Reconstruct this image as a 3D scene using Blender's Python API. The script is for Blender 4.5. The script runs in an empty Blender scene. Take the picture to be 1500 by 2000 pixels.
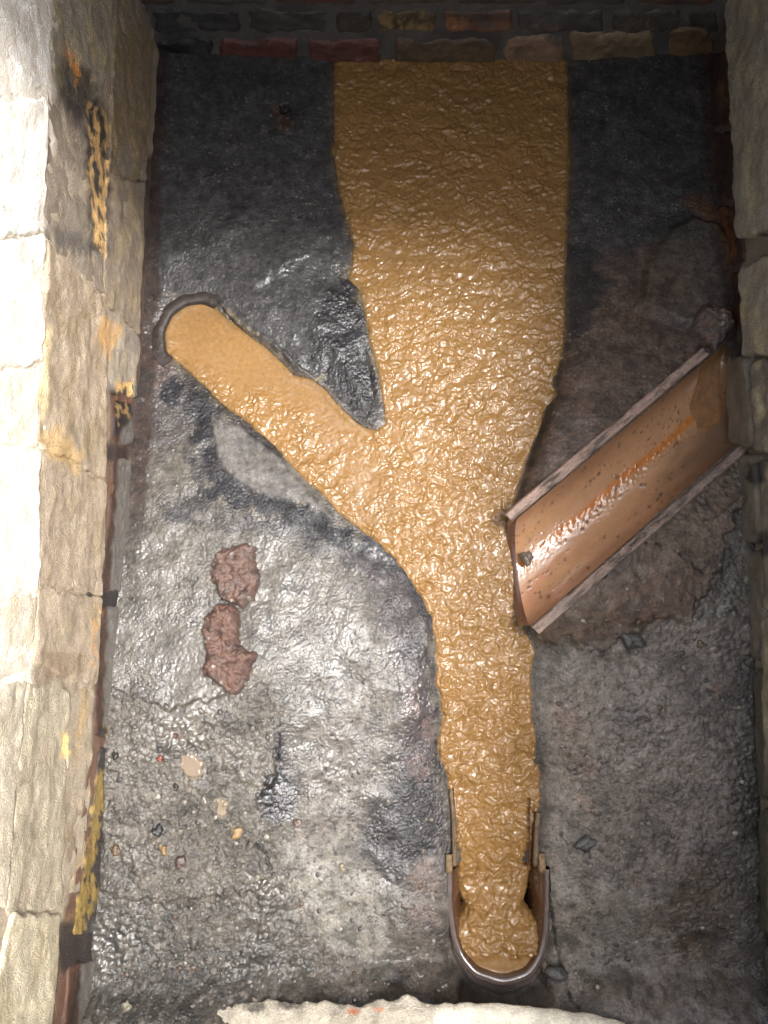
import bpy, math
import numpy as np
from mathutils import Vector

scene = bpy.context.scene
COL = scene.collection

# ------------------------------------------------------------------ camera
CH = 1.2                       # camera height above the still sewage (m)
TH = math.radians(9.4)         # tilt away from straight down
FPX = 1505.0                   # focal length in photo pixels (1500 x 2000)
cam_d = bpy.data.cameras.new('camera')
cam = bpy.data.objects.new('camera', cam_d); COL.objects.link(cam)
cam_d.sensor_fit = 'VERTICAL'; cam_d.sensor_height = 24.0
cam_d.lens = 24.0 * FPX / 2000.0
cam_d.clip_start = 0.01; cam_d.clip_end = 200.0
cam.location = (0, 0, CH); cam.rotation_euler = (TH, 0, 0)
scene.camera = cam

# ------------------------------------------------------------------ sky, sun, exposure
SUN_EL, SUN_AZ = math.radians(70), math.radians(92)   # azimuth clockwise from +Y
world = bpy.data.worlds.new('World'); scene.world = world; world.use_nodes = True
wn = world.node_tree.nodes; wl = world.node_tree.links
for n in list(wn): wn.remove(n)
wo = wn.new('ShaderNodeOutputWorld'); wb = wn.new('ShaderNodeBackground')
ws = wn.new('ShaderNodeTexSky'); ws.sky_type = 'NISHITA'; ws.sun_disc = False
ws.sun_elevation = SUN_EL; ws.sun_rotation = SUN_AZ
ws.air_density = 1.0; ws.dust_density = 4.0; ws.ozone_density = 1.0
hs = wn.new('ShaderNodeHueSaturation'); hs.inputs['Saturation'].default_value = 0.50
wl.new(ws.outputs[0], hs.inputs['Color']); wl.new(hs.outputs[0], wb.inputs[0])
wl.new(wb.outputs[0], wo.inputs[0]); wb.inputs[1].default_value = 0.14
sd = bpy.data.lights.new('sun', 'SUN'); sd.energy = 1.35; sd.angle = math.radians(13); sd.color = (1, .98, .96)
so = bpy.data.objects.new('sun', sd); COL.objects.link(so)
sdir = Vector((math.sin(SUN_AZ)*math.cos(SUN_EL), math.cos(SUN_AZ)*math.cos(SUN_EL), math.sin(SUN_EL)))
so.rotation_euler = (-sdir).to_track_quat('-Z', 'Y').to_euler(); so.location = sdir*5
scene.view_settings.view_transform = 'Standard'; scene.view_settings.look = 'None'
scene.view_settings.gamma = 1.0; scene.view_settings.use_curve_mapping = False
scene.view_settings.exposure = 2.0
scene.render.engine = 'CYCLES'
scene.cycles.use_denoising = True
scene.cycles.max_bounces = 6

# ------------------------------------------------------------------ maths helpers
cT, sT = math.cos(TH), math.sin(TH)
def ray(px, py):
    u = (px-750.0)/FPX; v = (1000.0-py)/FPX
    return np.array([u, v*cT+sT, v*sT-cT])
def at(px, py, z):
    d = ray(px, py); t = (z-CH)/d[2]
    return np.array([d[0]*t, d[1]*t, z])
def proj(P):
    X, Y, Z = P[..., 0], P[..., 1], P[..., 2]-CH
    dep = np.maximum(Y*sT - Z*cT, 1e-3); up = Y*cT + Z*sT
    return 750+FPX*X/dep, 1000-FPX*up/dep
def lin(r, g, b):
    c = np.array([r, g, b])/255.0
    return np.where(c <= .04045, c/12.92, ((c+.055)/1.055)**2.4)
def smooth(a, b, x):
    t = np.clip((x-a)/(b-a), 0, 1); return t*t*(3-2*t)

_tabs = {}
def _tab(seed):
    if seed not in _tabs:
        r = np.random.RandomState(seed); a = r.rand(128, 128)*2*np.pi
        _tabs[seed] = (np.cos(a), np.sin(a), r.rand(128, 128), r.rand(128, 128), r.rand(128, 128))
    return _tabs[seed]
def noise(x, y, seed=0):
    gx, gy = _tab(seed)[:2]
    xi = np.floor(x).astype(int); yi = np.floor(y).astype(int); fx = x-xi; fy = y-yi
    ux = fx*fx*fx*(fx*(fx*6-15)+10); uy = fy*fy*fy*(fy*(fy*6-15)+10)
    def g(i, j):
        a = (yi+j) % 128; b = (xi+i) % 128
        return gx[a, b]*(fx-i)+gy[a, b]*(fy-j)
    n0 = g(0, 0)*(1-ux)+g(1, 0)*ux; n1 = g(0, 1)*(1-ux)+g(1, 1)*ux
    return (n0*(1-uy)+n1*uy)*1.5
def fbm(x, y, o=4, seed=0, gain=.5):
    s = 0; a = 1; t = 0
    for k in range(o):
        s = s+a*noise(x*2**k+k*17.3, y*2**k-k*9.1, seed+k); t += a; a *= gain
    return s/t*1.3
def worley(x, y, seed=0):
    r1, r2, r3 = _tab(seed)[2:]
    xi = np.floor(x).astype(int); yi = np.floor(y).astype(int)
    f1 = np.full(x.shape, 9.); f2 = np.full(x.shape, 9.); cid = np.zeros(x.shape)
    for i in (-1, 0, 1):
        for j in (-1, 0, 1):
            a = (yi+j) % 128; b = (xi+i) % 128
            d = np.hypot(xi+i+r1[a, b]-x, yi+j+r2[a, b]-y)
            m = d < f1
            f2 = np.where(m, f1, np.minimum(f2, d)); cid = np.where(m, r3[a, b], cid); f1 = np.where(m, d, f1)
    return f1, f2, cid
def sdf(poly, x, y, pad=1e9):
    """signed distance to a polygon (negative inside); far points get +pad"""
    poly = np.asarray(poly, float)
    out = np.full(x.shape, float(pad))
    lo = poly.min(0)-pad; hi = poly.max(0)+pad
    sel = (x >= lo[0]) & (x <= hi[0]) & (y >= lo[1]) & (y <= hi[1])
    if not sel.any(): return out
    X = x[sel]; Y = y[sel]
    d = np.full(X.shape, 1e18); ins = np.zeros(X.shape, bool)
    n = len(poly)
    for i in range(n):
        ax, ay = poly[i]; bx, by = poly[(i+1) % n]
        ex, ey = bx-ax, by-ay; wx, wy = X-ax, Y-ay
        t = np.clip((wx*ex+wy*ey)/(ex*ex+ey*ey+1e-18), 0, 1)
        d = np.minimum(d, (wx-ex*t)**2+(wy-ey*t)**2)
        if ay != by:
            c = ((ay > Y) != (by > Y)) & (X < (bx-ax)*(Y-ay)/(by-ay)+ax)
            ins ^= c
    d = np.sqrt(d); out[sel] = np.where(ins, -d, np.minimum(d, pad))
    return out
def linedist(pts, x, y):
    pts = np.asarray(pts, float); d = np.full(x.shape, 1e18)
    for i in range(len(pts)-1):
        a = pts[i]; e = pts[i+1]-a; wx, wy = x-a[0], y-a[1]
        t = np.clip((wx*e[0]+wy*e[1])/(e@e+1e-18), 0, 1)
        d = np.minimum(d, (wx-e[0]*t)**2+(wy-e[1]*t)**2)
    return np.sqrt(d)

# ------------------------------------------------------------------ mesh helpers
def mesh_from(name, V, quads, attrs, mat, parent=None, smoothed=True):
    me = bpy.data.meshes.new(name)
    V = np.asarray(V, np.float32).reshape(-1, 3); Q = np.asarray(quads, np.int32)
    k = Q.shape[1]
    me.vertices.add(len(V)); me.vertices.foreach_set('co', V.ravel())
    me.loops.add(Q.size); me.loops.foreach_set('vertex_index', Q.ravel())
    me.polygons.add(len(Q))
    me.polygons.foreach_set('loop_start', np.arange(0, Q.size, k, dtype=np.int32))
    me.polygons.foreach_set('loop_total', np.full(len(Q), k, np.int32))
    me.polygons.foreach_set('use_smooth', np.full(len(Q), smoothed))
    me.update(calc_edges=True)
    for an, a in (attrs or {}).items():
        a = np.asarray(a, np.float32)
        if a.ndim == 2:
            at_ = me.attributes.new(an, 'FLOAT_COLOR', 'POINT')
            at_.data.foreach_set('color', np.c_[a, np.ones(len(a), np.float32)].ravel())
        else:
            at_ = me.attributes.new(an, 'FLOAT', 'POINT'); at_.data.foreach_set('value', a)
    if mat: me.materials.append(mat)
    o = bpy.data.objects.new(name, me); COL.objects.link(o)
    if parent: o.parent = parent
    return o
def grid_faces(ny, nx, keep=None, wrap=False):
    i = np.arange(ny*nx).reshape(ny, nx)
    if wrap: i = np.c_[i, i[:, :1]]
    q = np.stack([i[:-1, :-1], i[:-1, 1:], i[1:, 1:], i[1:, :-1]], -1)
    if keep is not None: q = q[keep]
    return q.reshape(-1, 4)
def compact(V, Q, attrs):
    used = np.unique(Q); mp = np.zeros(len(V), np.int64); mp[used] = np.arange(len(used))
    return V[used], mp[Q], {k: v[used] for k, v in attrs.items()}
def thing(name, label, cat, loc=(0, 0, 0), group=None):
    o = bpy.data.objects.new(name, None); COL.objects.link(o); o.location = loc
    o.empty_display_size = .05
    return tag(o, label, cat, group)
def tag(o, label=None, cat=None, group=None, kind=None):
    if label: o['label'] = label
    if cat: o['category'] = cat
    if group: o['group'] = group
    if kind: o['kind'] = kind
    return o

# ------------------------------------------------------------------ materials
def material(name, fine=(300, .35), mid=(90, .25), var=.35, specks=0.0, coat=0.0, coat_rough=.1,
             bump=.0015, spec=.5, grit_attr=True, rough_noise=.12, gain=1.0, grain=None, wet_attr=False):
    """wet or dry mineral surface: colour from the 'col' attribute, roughness from 'rough', relief from noise scaled by 'grit'"""
    m = bpy.data.materials.new(name); m.use_nodes = True
    N = m.node_tree.nodes; L = m.node_tree.links; N.clear()
    out = N.new('ShaderNodeOutputMaterial'); b = N.new('ShaderNodeBsdfPrincipled')
    L.new(b.outputs[0], out.inputs[0])
    tc = N.new('ShaderNodeTexCoord')
    ca = N.new('ShaderNodeAttribute'); ca.attribute_name = 'col'
    ra = N.new('ShaderNodeAttribute'); ra.attribute_name = 'rough'
    ga = N.new('ShaderNodeAttribute'); ga.attribute_name = 'grit'
    def tex(scale, detail=3, rough=.6):
        t = N.new('ShaderNodeTexNoise'); t.inputs['Scale'].default_value = scale
        t.inputs['Detail'].default_value = detail; t.inputs['Roughness'].default_value = rough
        L.new(tc.outputs['Object'], t.inputs['Vector']); return t
    t1 = tex(fine[0], 3); t2 = tex(mid[0], 4); t3 = tex(900, 2)
    def math_(op, a, c):
        n = N.new('ShaderNodeMath'); n.operation = op
        for k, v in enumerate((a, c)):
            if isinstance(v, (int, float)): n.inputs[k].default_value = v
            else: L.new(v, n.inputs[k])
        return n.outputs[0]
    s = math_('ADD', math_('MULTIPLY', t1.outputs['Fac'], .55), math_('MULTIPLY', t2.outputs['Fac'], .45))
    mr = N.new('ShaderNodeMapRange'); mr.inputs['From Min'].default_value = .3; mr.inputs['From Max'].default_value = .7
    mr.inputs['To Min'].default_value = (1-var)*gain; mr.inputs['To Max'].default_value = (1+var)*gain; mr.clamp = True
    L.new(s, mr.inputs['Value'])
    mx = N.new('ShaderNodeMix'); mx.data_type = 'RGBA'; mx.blend_type = 'MULTIPLY'; mx.inputs['Factor'].default_value = 1
    L.new(ca.outputs['Color'], mx.inputs['A']); L.new(mr.outputs[0], mx.inputs['B'])
    colout = mx.outputs['Result']
    if specks:
        vo = N.new('ShaderNodeTexVoronoi'); vo.inputs['Scale'].default_value = 170
        L.new(tc.outputs['Object'], vo.inputs['Vector'])
        sp = N.new('ShaderNodeSeparateColor'); L.new(vo.outputs['Color'], sp.inputs[0])
        f = math_('MULTIPLY', math_('GREATER_THAN', sp.outputs[0], .84), math_('LESS_THAN', vo.outputs['Distance'], .42))
        f = math_('MULTIPLY', math_('MULTIPLY', f, specks), ga.outputs['Fac'])
        rp = N.new('ShaderNodeValToRGB'); e = rp.color_ramp.elements
        e[0].color = (.02, .02, .02, 1); e[1].color = (.34, .31, .27, 1)
        q = rp.color_ramp.elements.new(.4); q.color = (.16, .13, .1, 1)
        L.new(sp.outputs[1], rp.inputs[0])
        m2 = N.new('ShaderNodeMix'); m2.data_type = 'RGBA'
        L.new(f, m2.inputs['Factor']); L.new(colout, m2.inputs['A']); L.new(rp.outputs[0], m2.inputs['B'])
        colout = m2.outputs['Result']
    L.new(colout, b.inputs['Base Color'])
    rr = math_('ADD', ra.outputs['Fac'], math_('MULTIPLY', math_('SUBTRACT', t2.outputs['Fac'], .5), rough_noise*2))
    cl = N.new('ShaderNodeClamp'); cl.inputs['Min'].default_value = .05; L.new(rr, cl.inputs['Value'])
    L.new(cl.outputs[0], b.inputs['Roughness'])
    b.inputs['Specular IOR Level'].default_value = spec
    b.inputs['Coat Weight'].default_value = coat
    if wet_attr:
        wa = N.new('ShaderNodeAttribute'); wa.attribute_name = 'wet'; L.new(math_('MULTIPLY', wa.outputs['Fac'], coat), b.inputs['Coat Weight'])
    b.inputs['Coat Roughness'].default_value = coat_rough # b.inputs['Coat Roughness'].default_value = coat_rough
    h = math_('ADD', math_('MULTIPLY', t1.outputs['Fac'], fine[1]), math_('MULTIPLY', t2.outputs['Fac'], mid[1]))
    h = math_('ADD', h, math_('MULTIPLY', t3.outputs['Fac'], fine[1]*.4))
    if grain:      # rounded grains of sand and aggregate
        for sc_, am_ in grain:
            vg = N.new('ShaderNodeTexVoronoi'); vg.inputs['Scale'].default_value = sc_
            L.new(tc.outputs['Object'], vg.inputs['Vector'])
            sg = N.new('ShaderNodeSeparateColor'); L.new(vg.outputs['Color'], sg.inputs[0])
            hg = math_('MULTIPLY', math_('SUBTRACT', 1.0, math_('MULTIPLY', vg.outputs['Distance'], vg.outputs['Distance'])), math_('ADD', math_('MULTIPLY', sg.outputs[2], am_), am_*.3))
            h = math_('ADD', h, hg)
    bp = N.new('ShaderNodeBump'); bp.inputs['Distance'].default_value = bump*4
    L.new(h, bp.inputs['Height'])
    if grit_attr: L.new(ga.outputs['Fac'], bp.inputs['Strength'])
    L.new(bp.outputs[0], b.inputs['Normal'])
    if coat: L.new(bp.outputs[0], b.inputs['Coat Normal'])
    return m

M_floor = material('wet_concrete', fine=(320, .3), mid=(120, .07), wet_attr=True, var=.55, specks=.5, bump=.0013, spec=.25, coat=.46, coat_rough=.05, gain=.52, grain=[(235, .34)])
M_stone = material('sandstone', fine=(420, .9), mid=(90, .3), var=.34, bump=.0018, spec=.4, gain=1.62, coat=.2, coat_rough=.15)
M_brick = material('old_brick', fine=(300, .5), mid=(80, .5), var=.35, bump=.001, spec=.4, gain=.6)
M_sewage = material('sewage', fine=(260, .06), mid=(130, .08), gain=.48, var=.2, bump=.0007, rough_noise=.04, spec=.25, coat=.42, coat_rough=.03)
M_clay = material('glazed_clay', fine=(350, .3), mid=(60, .3), var=.14, bump=.0004, coat=1.0, coat_rough=.06, gain=.8)
M_rock = material('crumbling_brick', fine=(200, .6), mid=(70, .5), var=.3, bump=.0016, coat=.4, gain=.55)
M_puddle = material('muddy_water', fine=(20, .02), mid=(10, .02), var=.06, bump=.0003, rough_noise=.02, gain=.6)

# ------------------------------------------------------------------ sewage outline and levels
def S_level(Y):      # sewage surface
    return np.interp(Y, [-.60, -.425, -.39, -.36, -.335, -.30, -.15, 0, .2, .5, 1.1],
                        [-.057, -.057, -.069, -.080, -.072, -.062, -.046, -.030, -.012, -.003, 0])
def B_level(Y):      # reference level of the banks
    return np.interp(Y, [-.60, -.45, -.30, -.15, 0, .2, .5, 1.1],
                        [-.062, -.062, -.060, -.046, -.030, -.012, -.003, 0])
def on(levelf, px, py):
    z = 0.
    for _ in range(12):
        p = at(px, py, z); z = float(levelf(p[1]))
    return at(px, py, z)
SEW_PX = [(640, 60), (648, 105), (650, 200), (648, 290), (655, 350), (672, 420), (688, 478), (684, 515), (676, 545), (702, 572), (712, 620),
 (722, 680), (736, 730), (746, 790), (750, 826), (735, 838), (712, 830), (690, 815), (660, 785), (640, 758), (612, 738),
 (575, 728), (553, 704), (520, 675), (484, 650), (450, 622), (420, 595), (395, 585), (360, 592), (331, 615), (316, 650),
 (320, 690), (345, 710), (390, 750), (430, 790), (490, 835), (540, 880), (590, 935), (630, 970), (655, 1000), (690, 1030),
 (735, 1060), (770, 1095), (800, 1135), (825, 1175), (840, 1205), (848, 1260), (852, 1330), (862, 1385), (855, 1440),
 (856, 1480), (868, 1510), (880, 1560), (887, 1600), (890, 1690), (900, 1728), (921, 1772), (896, 1812), (880, 1860),
 (905, 1925), (985, 1955), (1060, 1925), (1064, 1850), (1044, 1810), (1014, 1768), (1022, 1740), (1030, 1690),
 (1044, 1620), (1060, 1560), (1056, 1500), (1046, 1470), (1042, 1400), (1040, 1300), (1047, 1268), (1030, 1235),
 (1019, 1180), (1011, 1100), (1007, 1030), (1012, 960), (1030, 900), (1050, 855), (1068, 800), (1090, 772), (1084, 745),
 (1100, 700), (1108, 640), (1106, 560), (1108, 480), (1112, 400), (1116, 320), (1114, 240), (1112, 160), (1110, 105), (1112, 60)]
SEW = np.array([on(S_level, *p)[:2] for p in SEW_PX])

# half-pipe branch on the right: inner rim corners at rim level
ZR = .040
TL, BL, TR, BR = at(1011, 1012, ZR), at(1037, 1222, ZR), at(1424, 664, ZR), at(1452, 858, ZR)
OUT_PX = [(884, 1700), (884, 1770), (892, 1830), (906, 1868), (932, 1897), (985, 1911), (1030, 1898), (1052, 1868),
          (1062, 1830), (1066, 1770), (1066, 1700)]
ZO = -.046
OUT = np.array([at(x, y, ZO)[:2] for x, y in OUT_PX])

# ------------------------------------------------------------------ chamber floor (benching)
STEP = .0016
def bank_height(X, Y):
    d = sdf(SEW, X, Y)
    lower = smooth(.15, -.12, Y)
    right = smooth(.16, .26, X)*smooth(.62, .30, Y)*smooth(-.04, .06, Y)
    slope = .10 + .05*smooth(-.02, -.2, X)*smooth(.5, .2, Y) - .04*smooth(.55, .8, Y)
    dp = np.maximum(d, 0)
    z = B_level(Y) + (.004+.014*lower+.036*right)*(1-np.exp(-dp/(.022+.012*lower-.012*right))) + slope*dp*(1-.55*right)
    z = np.where(d < 0, B_level(Y) - .035*smooth(0, -.03, d), z)
    return z, d
gx = np.arange(-.440, .600, STEP); gy = np.arange(-.60, 1.05, STEP)
X, Y = np.meshgrid(gx, gy)
Z, D = bank_height(X, Y)
PX, PY = proj(np.stack([X, Y, Z], -1))
def pm(poly, feather=14, amp=14, ns=45, seed=3, x=None, y=None):
    x = PX if x is None else x; y = PY if y is None else y
    d = sdf(poly, x, y, pad=120)
    n = fbm(x/ns, y/ns, 3, seed)
    return smooth(feather, -feather, d+amp*n)
def lm(pts, w, feather=6, amp=6, ns=30, seed=5):
    d = linedist(pts, PX, PY)-w+amp*fbm(PX/ns, PY/ns, 3, seed)
    return smooth(feather, -feather, d)

# relief zones
grit = np.full(X.shape, .55)
rough_zone = pm([(190, 1330), (330, 1390), (520, 1360), (545, 1500), (560, 1650), (600, 1740), (740, 1900), (700, 2000), (150, 2000)], 40, 40, 90)
right_low = pm([(1130, 1270), (1330, 1190), (1430, 950), (1500, 950), (1500, 1750), (1150, 1700), (1090, 1450)], 40, 40, 90)
n1 = fbm(X*22, Y*22, 2, 11); n2 = fbm(X*70, Y*70, 3, 21); n3 = fbm(X*128, Y*128, 2, 31)
f1, f2, cid = worley(X*130, Y*130, 41)
peb = np.clip(1-f1/.6, 0, 1)**.8*(cid > .35)*(.4+cid)
f1b, f2b, cidb = worley(X*62, Y*62, 47)
lump = np.clip(1-f1b/.5, 0, 1)*(cidb > .66)
outside = smooth(-.004, .012, D)
spot = pm([(505, 1530), (520, 1515), (560, 1510), (582, 1540), (575, 1595), (550, 1610), (515, 1600), (503, 1570)], 9, 10, 20, 30)
film = np.maximum(pm([(240, 1180), (330, 1100), (420, 1180), (395, 1290), (440, 1370), (380, 1400), (300, 1380), (230, 1330)], 30, 30, 40, 71),
       np.maximum(pm([(500, 1180), (620, 1130), (660, 1300), (600, 1440), (560, 1500), (540, 1430), (500, 1360)], 40, 50, 40, 72)*.6, spot))
film = np.maximum(film, pm([(420, 430), (560, 400), (680, 480), (700, 600), (640, 700), (560, 640), (480, 560)], 50, 50, 50, 73)*.8)
n4 = noise(X*300, Y*300, 37)
smoothz = np.clip(1-.8*np.maximum(pm([(415, 815), (470, 835), (540, 890), (600, 960), (650, 1010), (600, 985), (520, 965), (455, 935), (425, 890)], 5, 6, 40, 64), .6*pm([(560, 1640), (680, 1610), (720, 1700), (765, 1800), (790, 1850), (740, 1880), (640, 1850), (570, 1760)], 20, 26, 40, 26)), 0, 1)*(1-.7*film)
Z += outside*(.0026*n1*(1-.5*film) + smoothz*(.00028*n2*(1+2.6*rough_zone+.8*right_low) + .00038*n3*(.75+.9*fbm(X*20, Y*20, 2, 39))*(1+.8*rough_zone+.6*right_low) + .0005*n4*(1+.6*rough_zone))
              + .0017*peb*(.22+.9*rough_zone+.7*right_low) + .0026*lump*(rough_zone*.9+.55*right_low))
# brown render patch below the branch channel stands proud with a broken edge
patch = pm([(1040, 1245), (1060, 1255), (1105, 1252), (1150, 1262), (1195, 1268), (1215, 1240), (1260, 1215), (1330, 1216), (1395, 1120),
            (1440, 1000), (1440, 880), (1400, 900)], 4, 24, 34, 61)
Z += .007*patch*outside
mound = pm([(1245, 600), (1265, 520), (1310, 450), (1350, 425), (1400, 440), (1432, 490), (1445, 600), (1430, 650), (1330, 640)], 9, 8, 50, 63)
Z += .013*mound
Z += outside*.0032*pm([(200, 1330), (330, 1385), (520, 1340), (545, 1410), (540, 1500), (500, 1570), (545, 1700), (500, 1740), (300, 1760), (200, 1740)], 4, 16, 26, 69)
fine_cracks = np.maximum(lm([(360, 1590), (392, 1556), (425, 1540), (448, 1532)], 1, 2, 5, 14, 70), np.maximum(lm([(455, 1665), (490, 1640), (520, 1668), (540, 1720)], .8, 2, 8, 16, 71), lm([(1180, 1010), (1240, 1060), (1300, 1065), (1370, 1120)], .8, 2, 8, 16, 74)))
Z -= .003*fine_cracks*outside
Z += .045*smooth(-.47, -.53, Y+.01*n1)*outside
pl = pm([(415, 815), (470, 835), (540, 890), (600, 960), (650, 1010), (600, 985), (520, 965), (455, 935), (425, 890)], 5, 6, 40, 64)
Z += .0022*pl
lip = pm([(500, 560), (640, 470), (690, 560), (735, 770), (720, 826), (690, 805), (600, 735), (570, 660)], 8, 10, 40, 65)
Z -= .006*pm([(636, 690), (700, 682), (728, 700), (742, 770), (724, 822), (690, 805), (640, 758), (628, 725)], 12, 14, 22, 67)*outside*.6 + .002*lip*outside
c_b4 = np.array([p[:2] for p in (TL, TR+(TR-TL)*.1, BR+(BR-BL)*0+(BR-BL)/np.linalg.norm(BR-BL)*0+(TR-TL)*.1, BL)])
dpipe = sdf(c_b4, X, Y, .2)
Z = np.where((D > 0) & (dpipe < .06), np.minimum(Z, ZR-.001+.16*np.maximum(dpipe-.022, 0)+.0015*n3), Z)
hole = pm([(548, 206), (562, 203), (570, 212), (560, 221), (548, 217)], 3, 2, 12, 66)
Z -= .012*hole
ridge = lm([(430, 598), (470, 640), (520, 664), (556, 690), (580, 722), (606, 738)], 5, 4, 6, 18, 68)
Z += .005*ridge*outside
crack = lm([(1060, 1690), (1075, 1760), (1085, 1850), (1105, 1930), (1150, 1985)], 1.5, 2.5, 4, 16)
crack2 = lm([(425, 590), (455, 630), (500, 670), (540, 700)], 1.2, 2.5, 3, 14)
Z -= .005*crack + .004*crack2

# colours (dry-to-damp albedo of each patch) ---------------------------------
base = lin(106, 100, 91); A = np.broadcast_to(base, X.shape+(3,)).copy()
Rg = np.full(X.shape, .24)
def put(mask, c, k=1.0):
    m = (mask*k)[..., None]; A[:] = A*(1-m)+np.asarray(c)*m
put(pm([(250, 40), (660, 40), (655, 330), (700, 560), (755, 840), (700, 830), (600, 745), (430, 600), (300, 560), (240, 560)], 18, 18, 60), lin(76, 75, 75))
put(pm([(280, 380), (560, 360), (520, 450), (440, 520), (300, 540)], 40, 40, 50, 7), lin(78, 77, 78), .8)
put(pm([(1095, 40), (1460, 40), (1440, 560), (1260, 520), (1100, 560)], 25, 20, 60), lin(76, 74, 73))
put(pm([(1100, 520), (1260, 480), (1440, 480), (1440, 660), (1000, 1030), (1010, 940), (1080, 790)], 20, 16, 60), lin(104, 88, 78))
put(mound, lin(98, 91, 82), .75)
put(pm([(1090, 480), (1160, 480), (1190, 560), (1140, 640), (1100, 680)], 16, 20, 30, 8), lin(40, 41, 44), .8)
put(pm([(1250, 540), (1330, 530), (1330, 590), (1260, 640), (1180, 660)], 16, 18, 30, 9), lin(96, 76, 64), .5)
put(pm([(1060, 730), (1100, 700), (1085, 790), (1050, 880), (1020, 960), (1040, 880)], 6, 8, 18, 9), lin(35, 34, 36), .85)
put(patch, lin(122, 104, 90), .85)
put(pm([(1180, 1150), (1330, 1100), (1400, 1140), (1320, 1210), (1200, 1240)], 16, 22, 26, 12), lin(118, 94, 80), .6)
put(pm([(1060, 1280), (1500, 1180), (1500, 2000), (1080, 2000)], 20, 20, 80), lin(142, 133, 124))  # right bench painted lighter to offset the wall's shade
put(pm([(1085, 1370), (1140, 1390), (1165, 1500), (1160, 1590), (1125, 1570), (1090, 1450)], 14, 16, 40, 13), lin(156, 138, 124), .8)
put(pm([(1310, 1700), (1420, 1680), (1460, 1800), (1400, 1930), (1290, 1830)], 40, 40, 70, 14), lin(92, 76, 58), .7)
put(pm([(1400, 1300), (1500, 1250), (1500, 2000), (1420, 2000)], 30, 24, 80, 15), lin(104, 98, 90), .7)
put(pm([(1130, 1750), (1250, 1740), (1260, 1880), (1130, 1900)], 30, 30, 60, 16), lin(124, 121, 111), .6)
for (x, y, r, c) in ((1240, 1720, 22, (112, 82, 66)), (1150, 1745, 18, (118, 110, 78)), (1085, 1700, 14, (120, 84, 66)), (1395, 1345, 14, (122, 76, 62)),
                     (1330, 1840, 30, (92, 62, 36))):
    put(smooth(r, r*.3, np.hypot(PX-x, PY-y)+8*fbm(PX/12, PY/12, 2, 17)), lin(*c), .55)
# left bench
put(pm([(260, 560), (330, 560), (320, 700), (400, 770), (390, 850), (250, 900)], 14, 12, 40, 18), lin(84, 78, 76))
put(pm([(290, 690), (330, 690), (345, 740), (300, 760)], 10, 8, 22, 18), lin(92, 70, 64), .6)
arc = np.maximum(lm([(345, 760), (395, 800), (405, 880), (430, 950), (520, 985), (620, 1030), (720, 1085), (790, 1130), (835, 1195)], 24, 14, 34, 34, 19), lm([(380, 720), (450, 800), (540, 885)], 10, 10, 14, 26, 20))
arc = np.maximum(arc, .8*lm([(400, 900), (390, 980), (330, 1010)], 16, 20, 26, 30, 24))
put(arc, lin(34, 34, 40), .95)
put(lm([(345, 760), (395, 800), (405, 880), (430, 950), (520, 985), (620, 1030), (720, 1085), (790, 1130), (835, 1195)], 24, 18, 34, 34, 19), lin(36, 36, 42), .95)
put(lm([(380, 720), (450, 800), (540, 885)], 10, 10, 14, 26, 20), lin(34, 34, 40), .9)
put(pl, lin(122, 117, 113), .9)
put(pm([(700, 1090), (800, 1150), (840, 1240), (850, 1400), (860, 1600), (880, 1700), (800, 1720), (770, 1480), (790, 1350), (740, 1200)], 24, 30, 40, 22), lin(76, 68, 68))
for (x, y, rx, ry) in ((800, 1370, 22, 40), (815, 1500, 25, 30), (835, 1430, 14, 30)):
    put(smooth(1.2, .6, np.hypot((PX-x)/rx, (PY-y)/ry)+.35*fbm(PX/18, PY/18, 2, 23)), lin(118, 98, 94), .75)
put(pm([(760, 1500), (850, 1530), (860, 1680), (780, 1720), (690, 1690), (700, 1600)], 24, 40, 24, 24), lin(42, 41, 44), .9)
put(pm([(800, 1690), (860, 1660), (870, 1780), (830, 1830), (790, 1790)], 8, 12, 24, 25), lin(122, 106, 96), .8)
put(pm([(560, 1640), (680, 1610), (720, 1700), (765, 1800), (790, 1850), (740, 1880), (640, 1850), (570, 1760)], 20, 26, 40, 26), lin(146, 140, 129), .85)
put(pm([(620, 1400), (720, 1330), (760, 1480), (690, 1620), (600, 1650), (590, 1520)], 40, 30, 60, 27), lin(130, 122, 114), .7)
put(pm([(200, 1740), (420, 1840), (560, 1790), (600, 1880), (500, 1940), (300, 2000), (180, 2000)], 40, 50, 60, 28), lin(84, 82, 78), .75)
put(pm([(760, 1780), (880, 1800), (930, 1960), (800, 1990), (760, 1900)], 20, 26, 40, 29), lin(88, 78, 70), .7)
tail = lm([(560, 1260), (552, 1350), (548, 1430), (546, 1520)], 12, 12, 10, 30, 31)
put(np.maximum(spot, tail*smooth(1380, 1460, PY)), lin(34, 35, 42), .95)
put(lm([(335, 1000), (470, 1020), (640, 1070)], 16, 16, 30, 30, 32), lin(62, 62, 66), .6)
# wall foot: dark brown line
foot = np.maximum(smooth(-.366, -.376, X+.006*n1)*smooth(.05, .25, Y), smooth(.528, .55, X+.006*n1)*smooth(.30, .50, Y))
put(foot, lin(66, 52, 46), .85)
foot2 = smooth(.505, .55, X+.012*n1)*smooth(.2, -.1, Y)
put(foot2, lin(52, 49, 45), .7)
put(pm([(1330, 390), (1370, 380), (1425, 440), (1440, 500), (1420, 560), (1400, 460)], 10, 8, 20, 33), lin(120, 82, 52), .7)
put(pm([(528, 205), (560, 212), (572, 240), (560, 262), (540, 240)], 6, 8, 12, 34), lin(104, 74, 52), .7)
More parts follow.
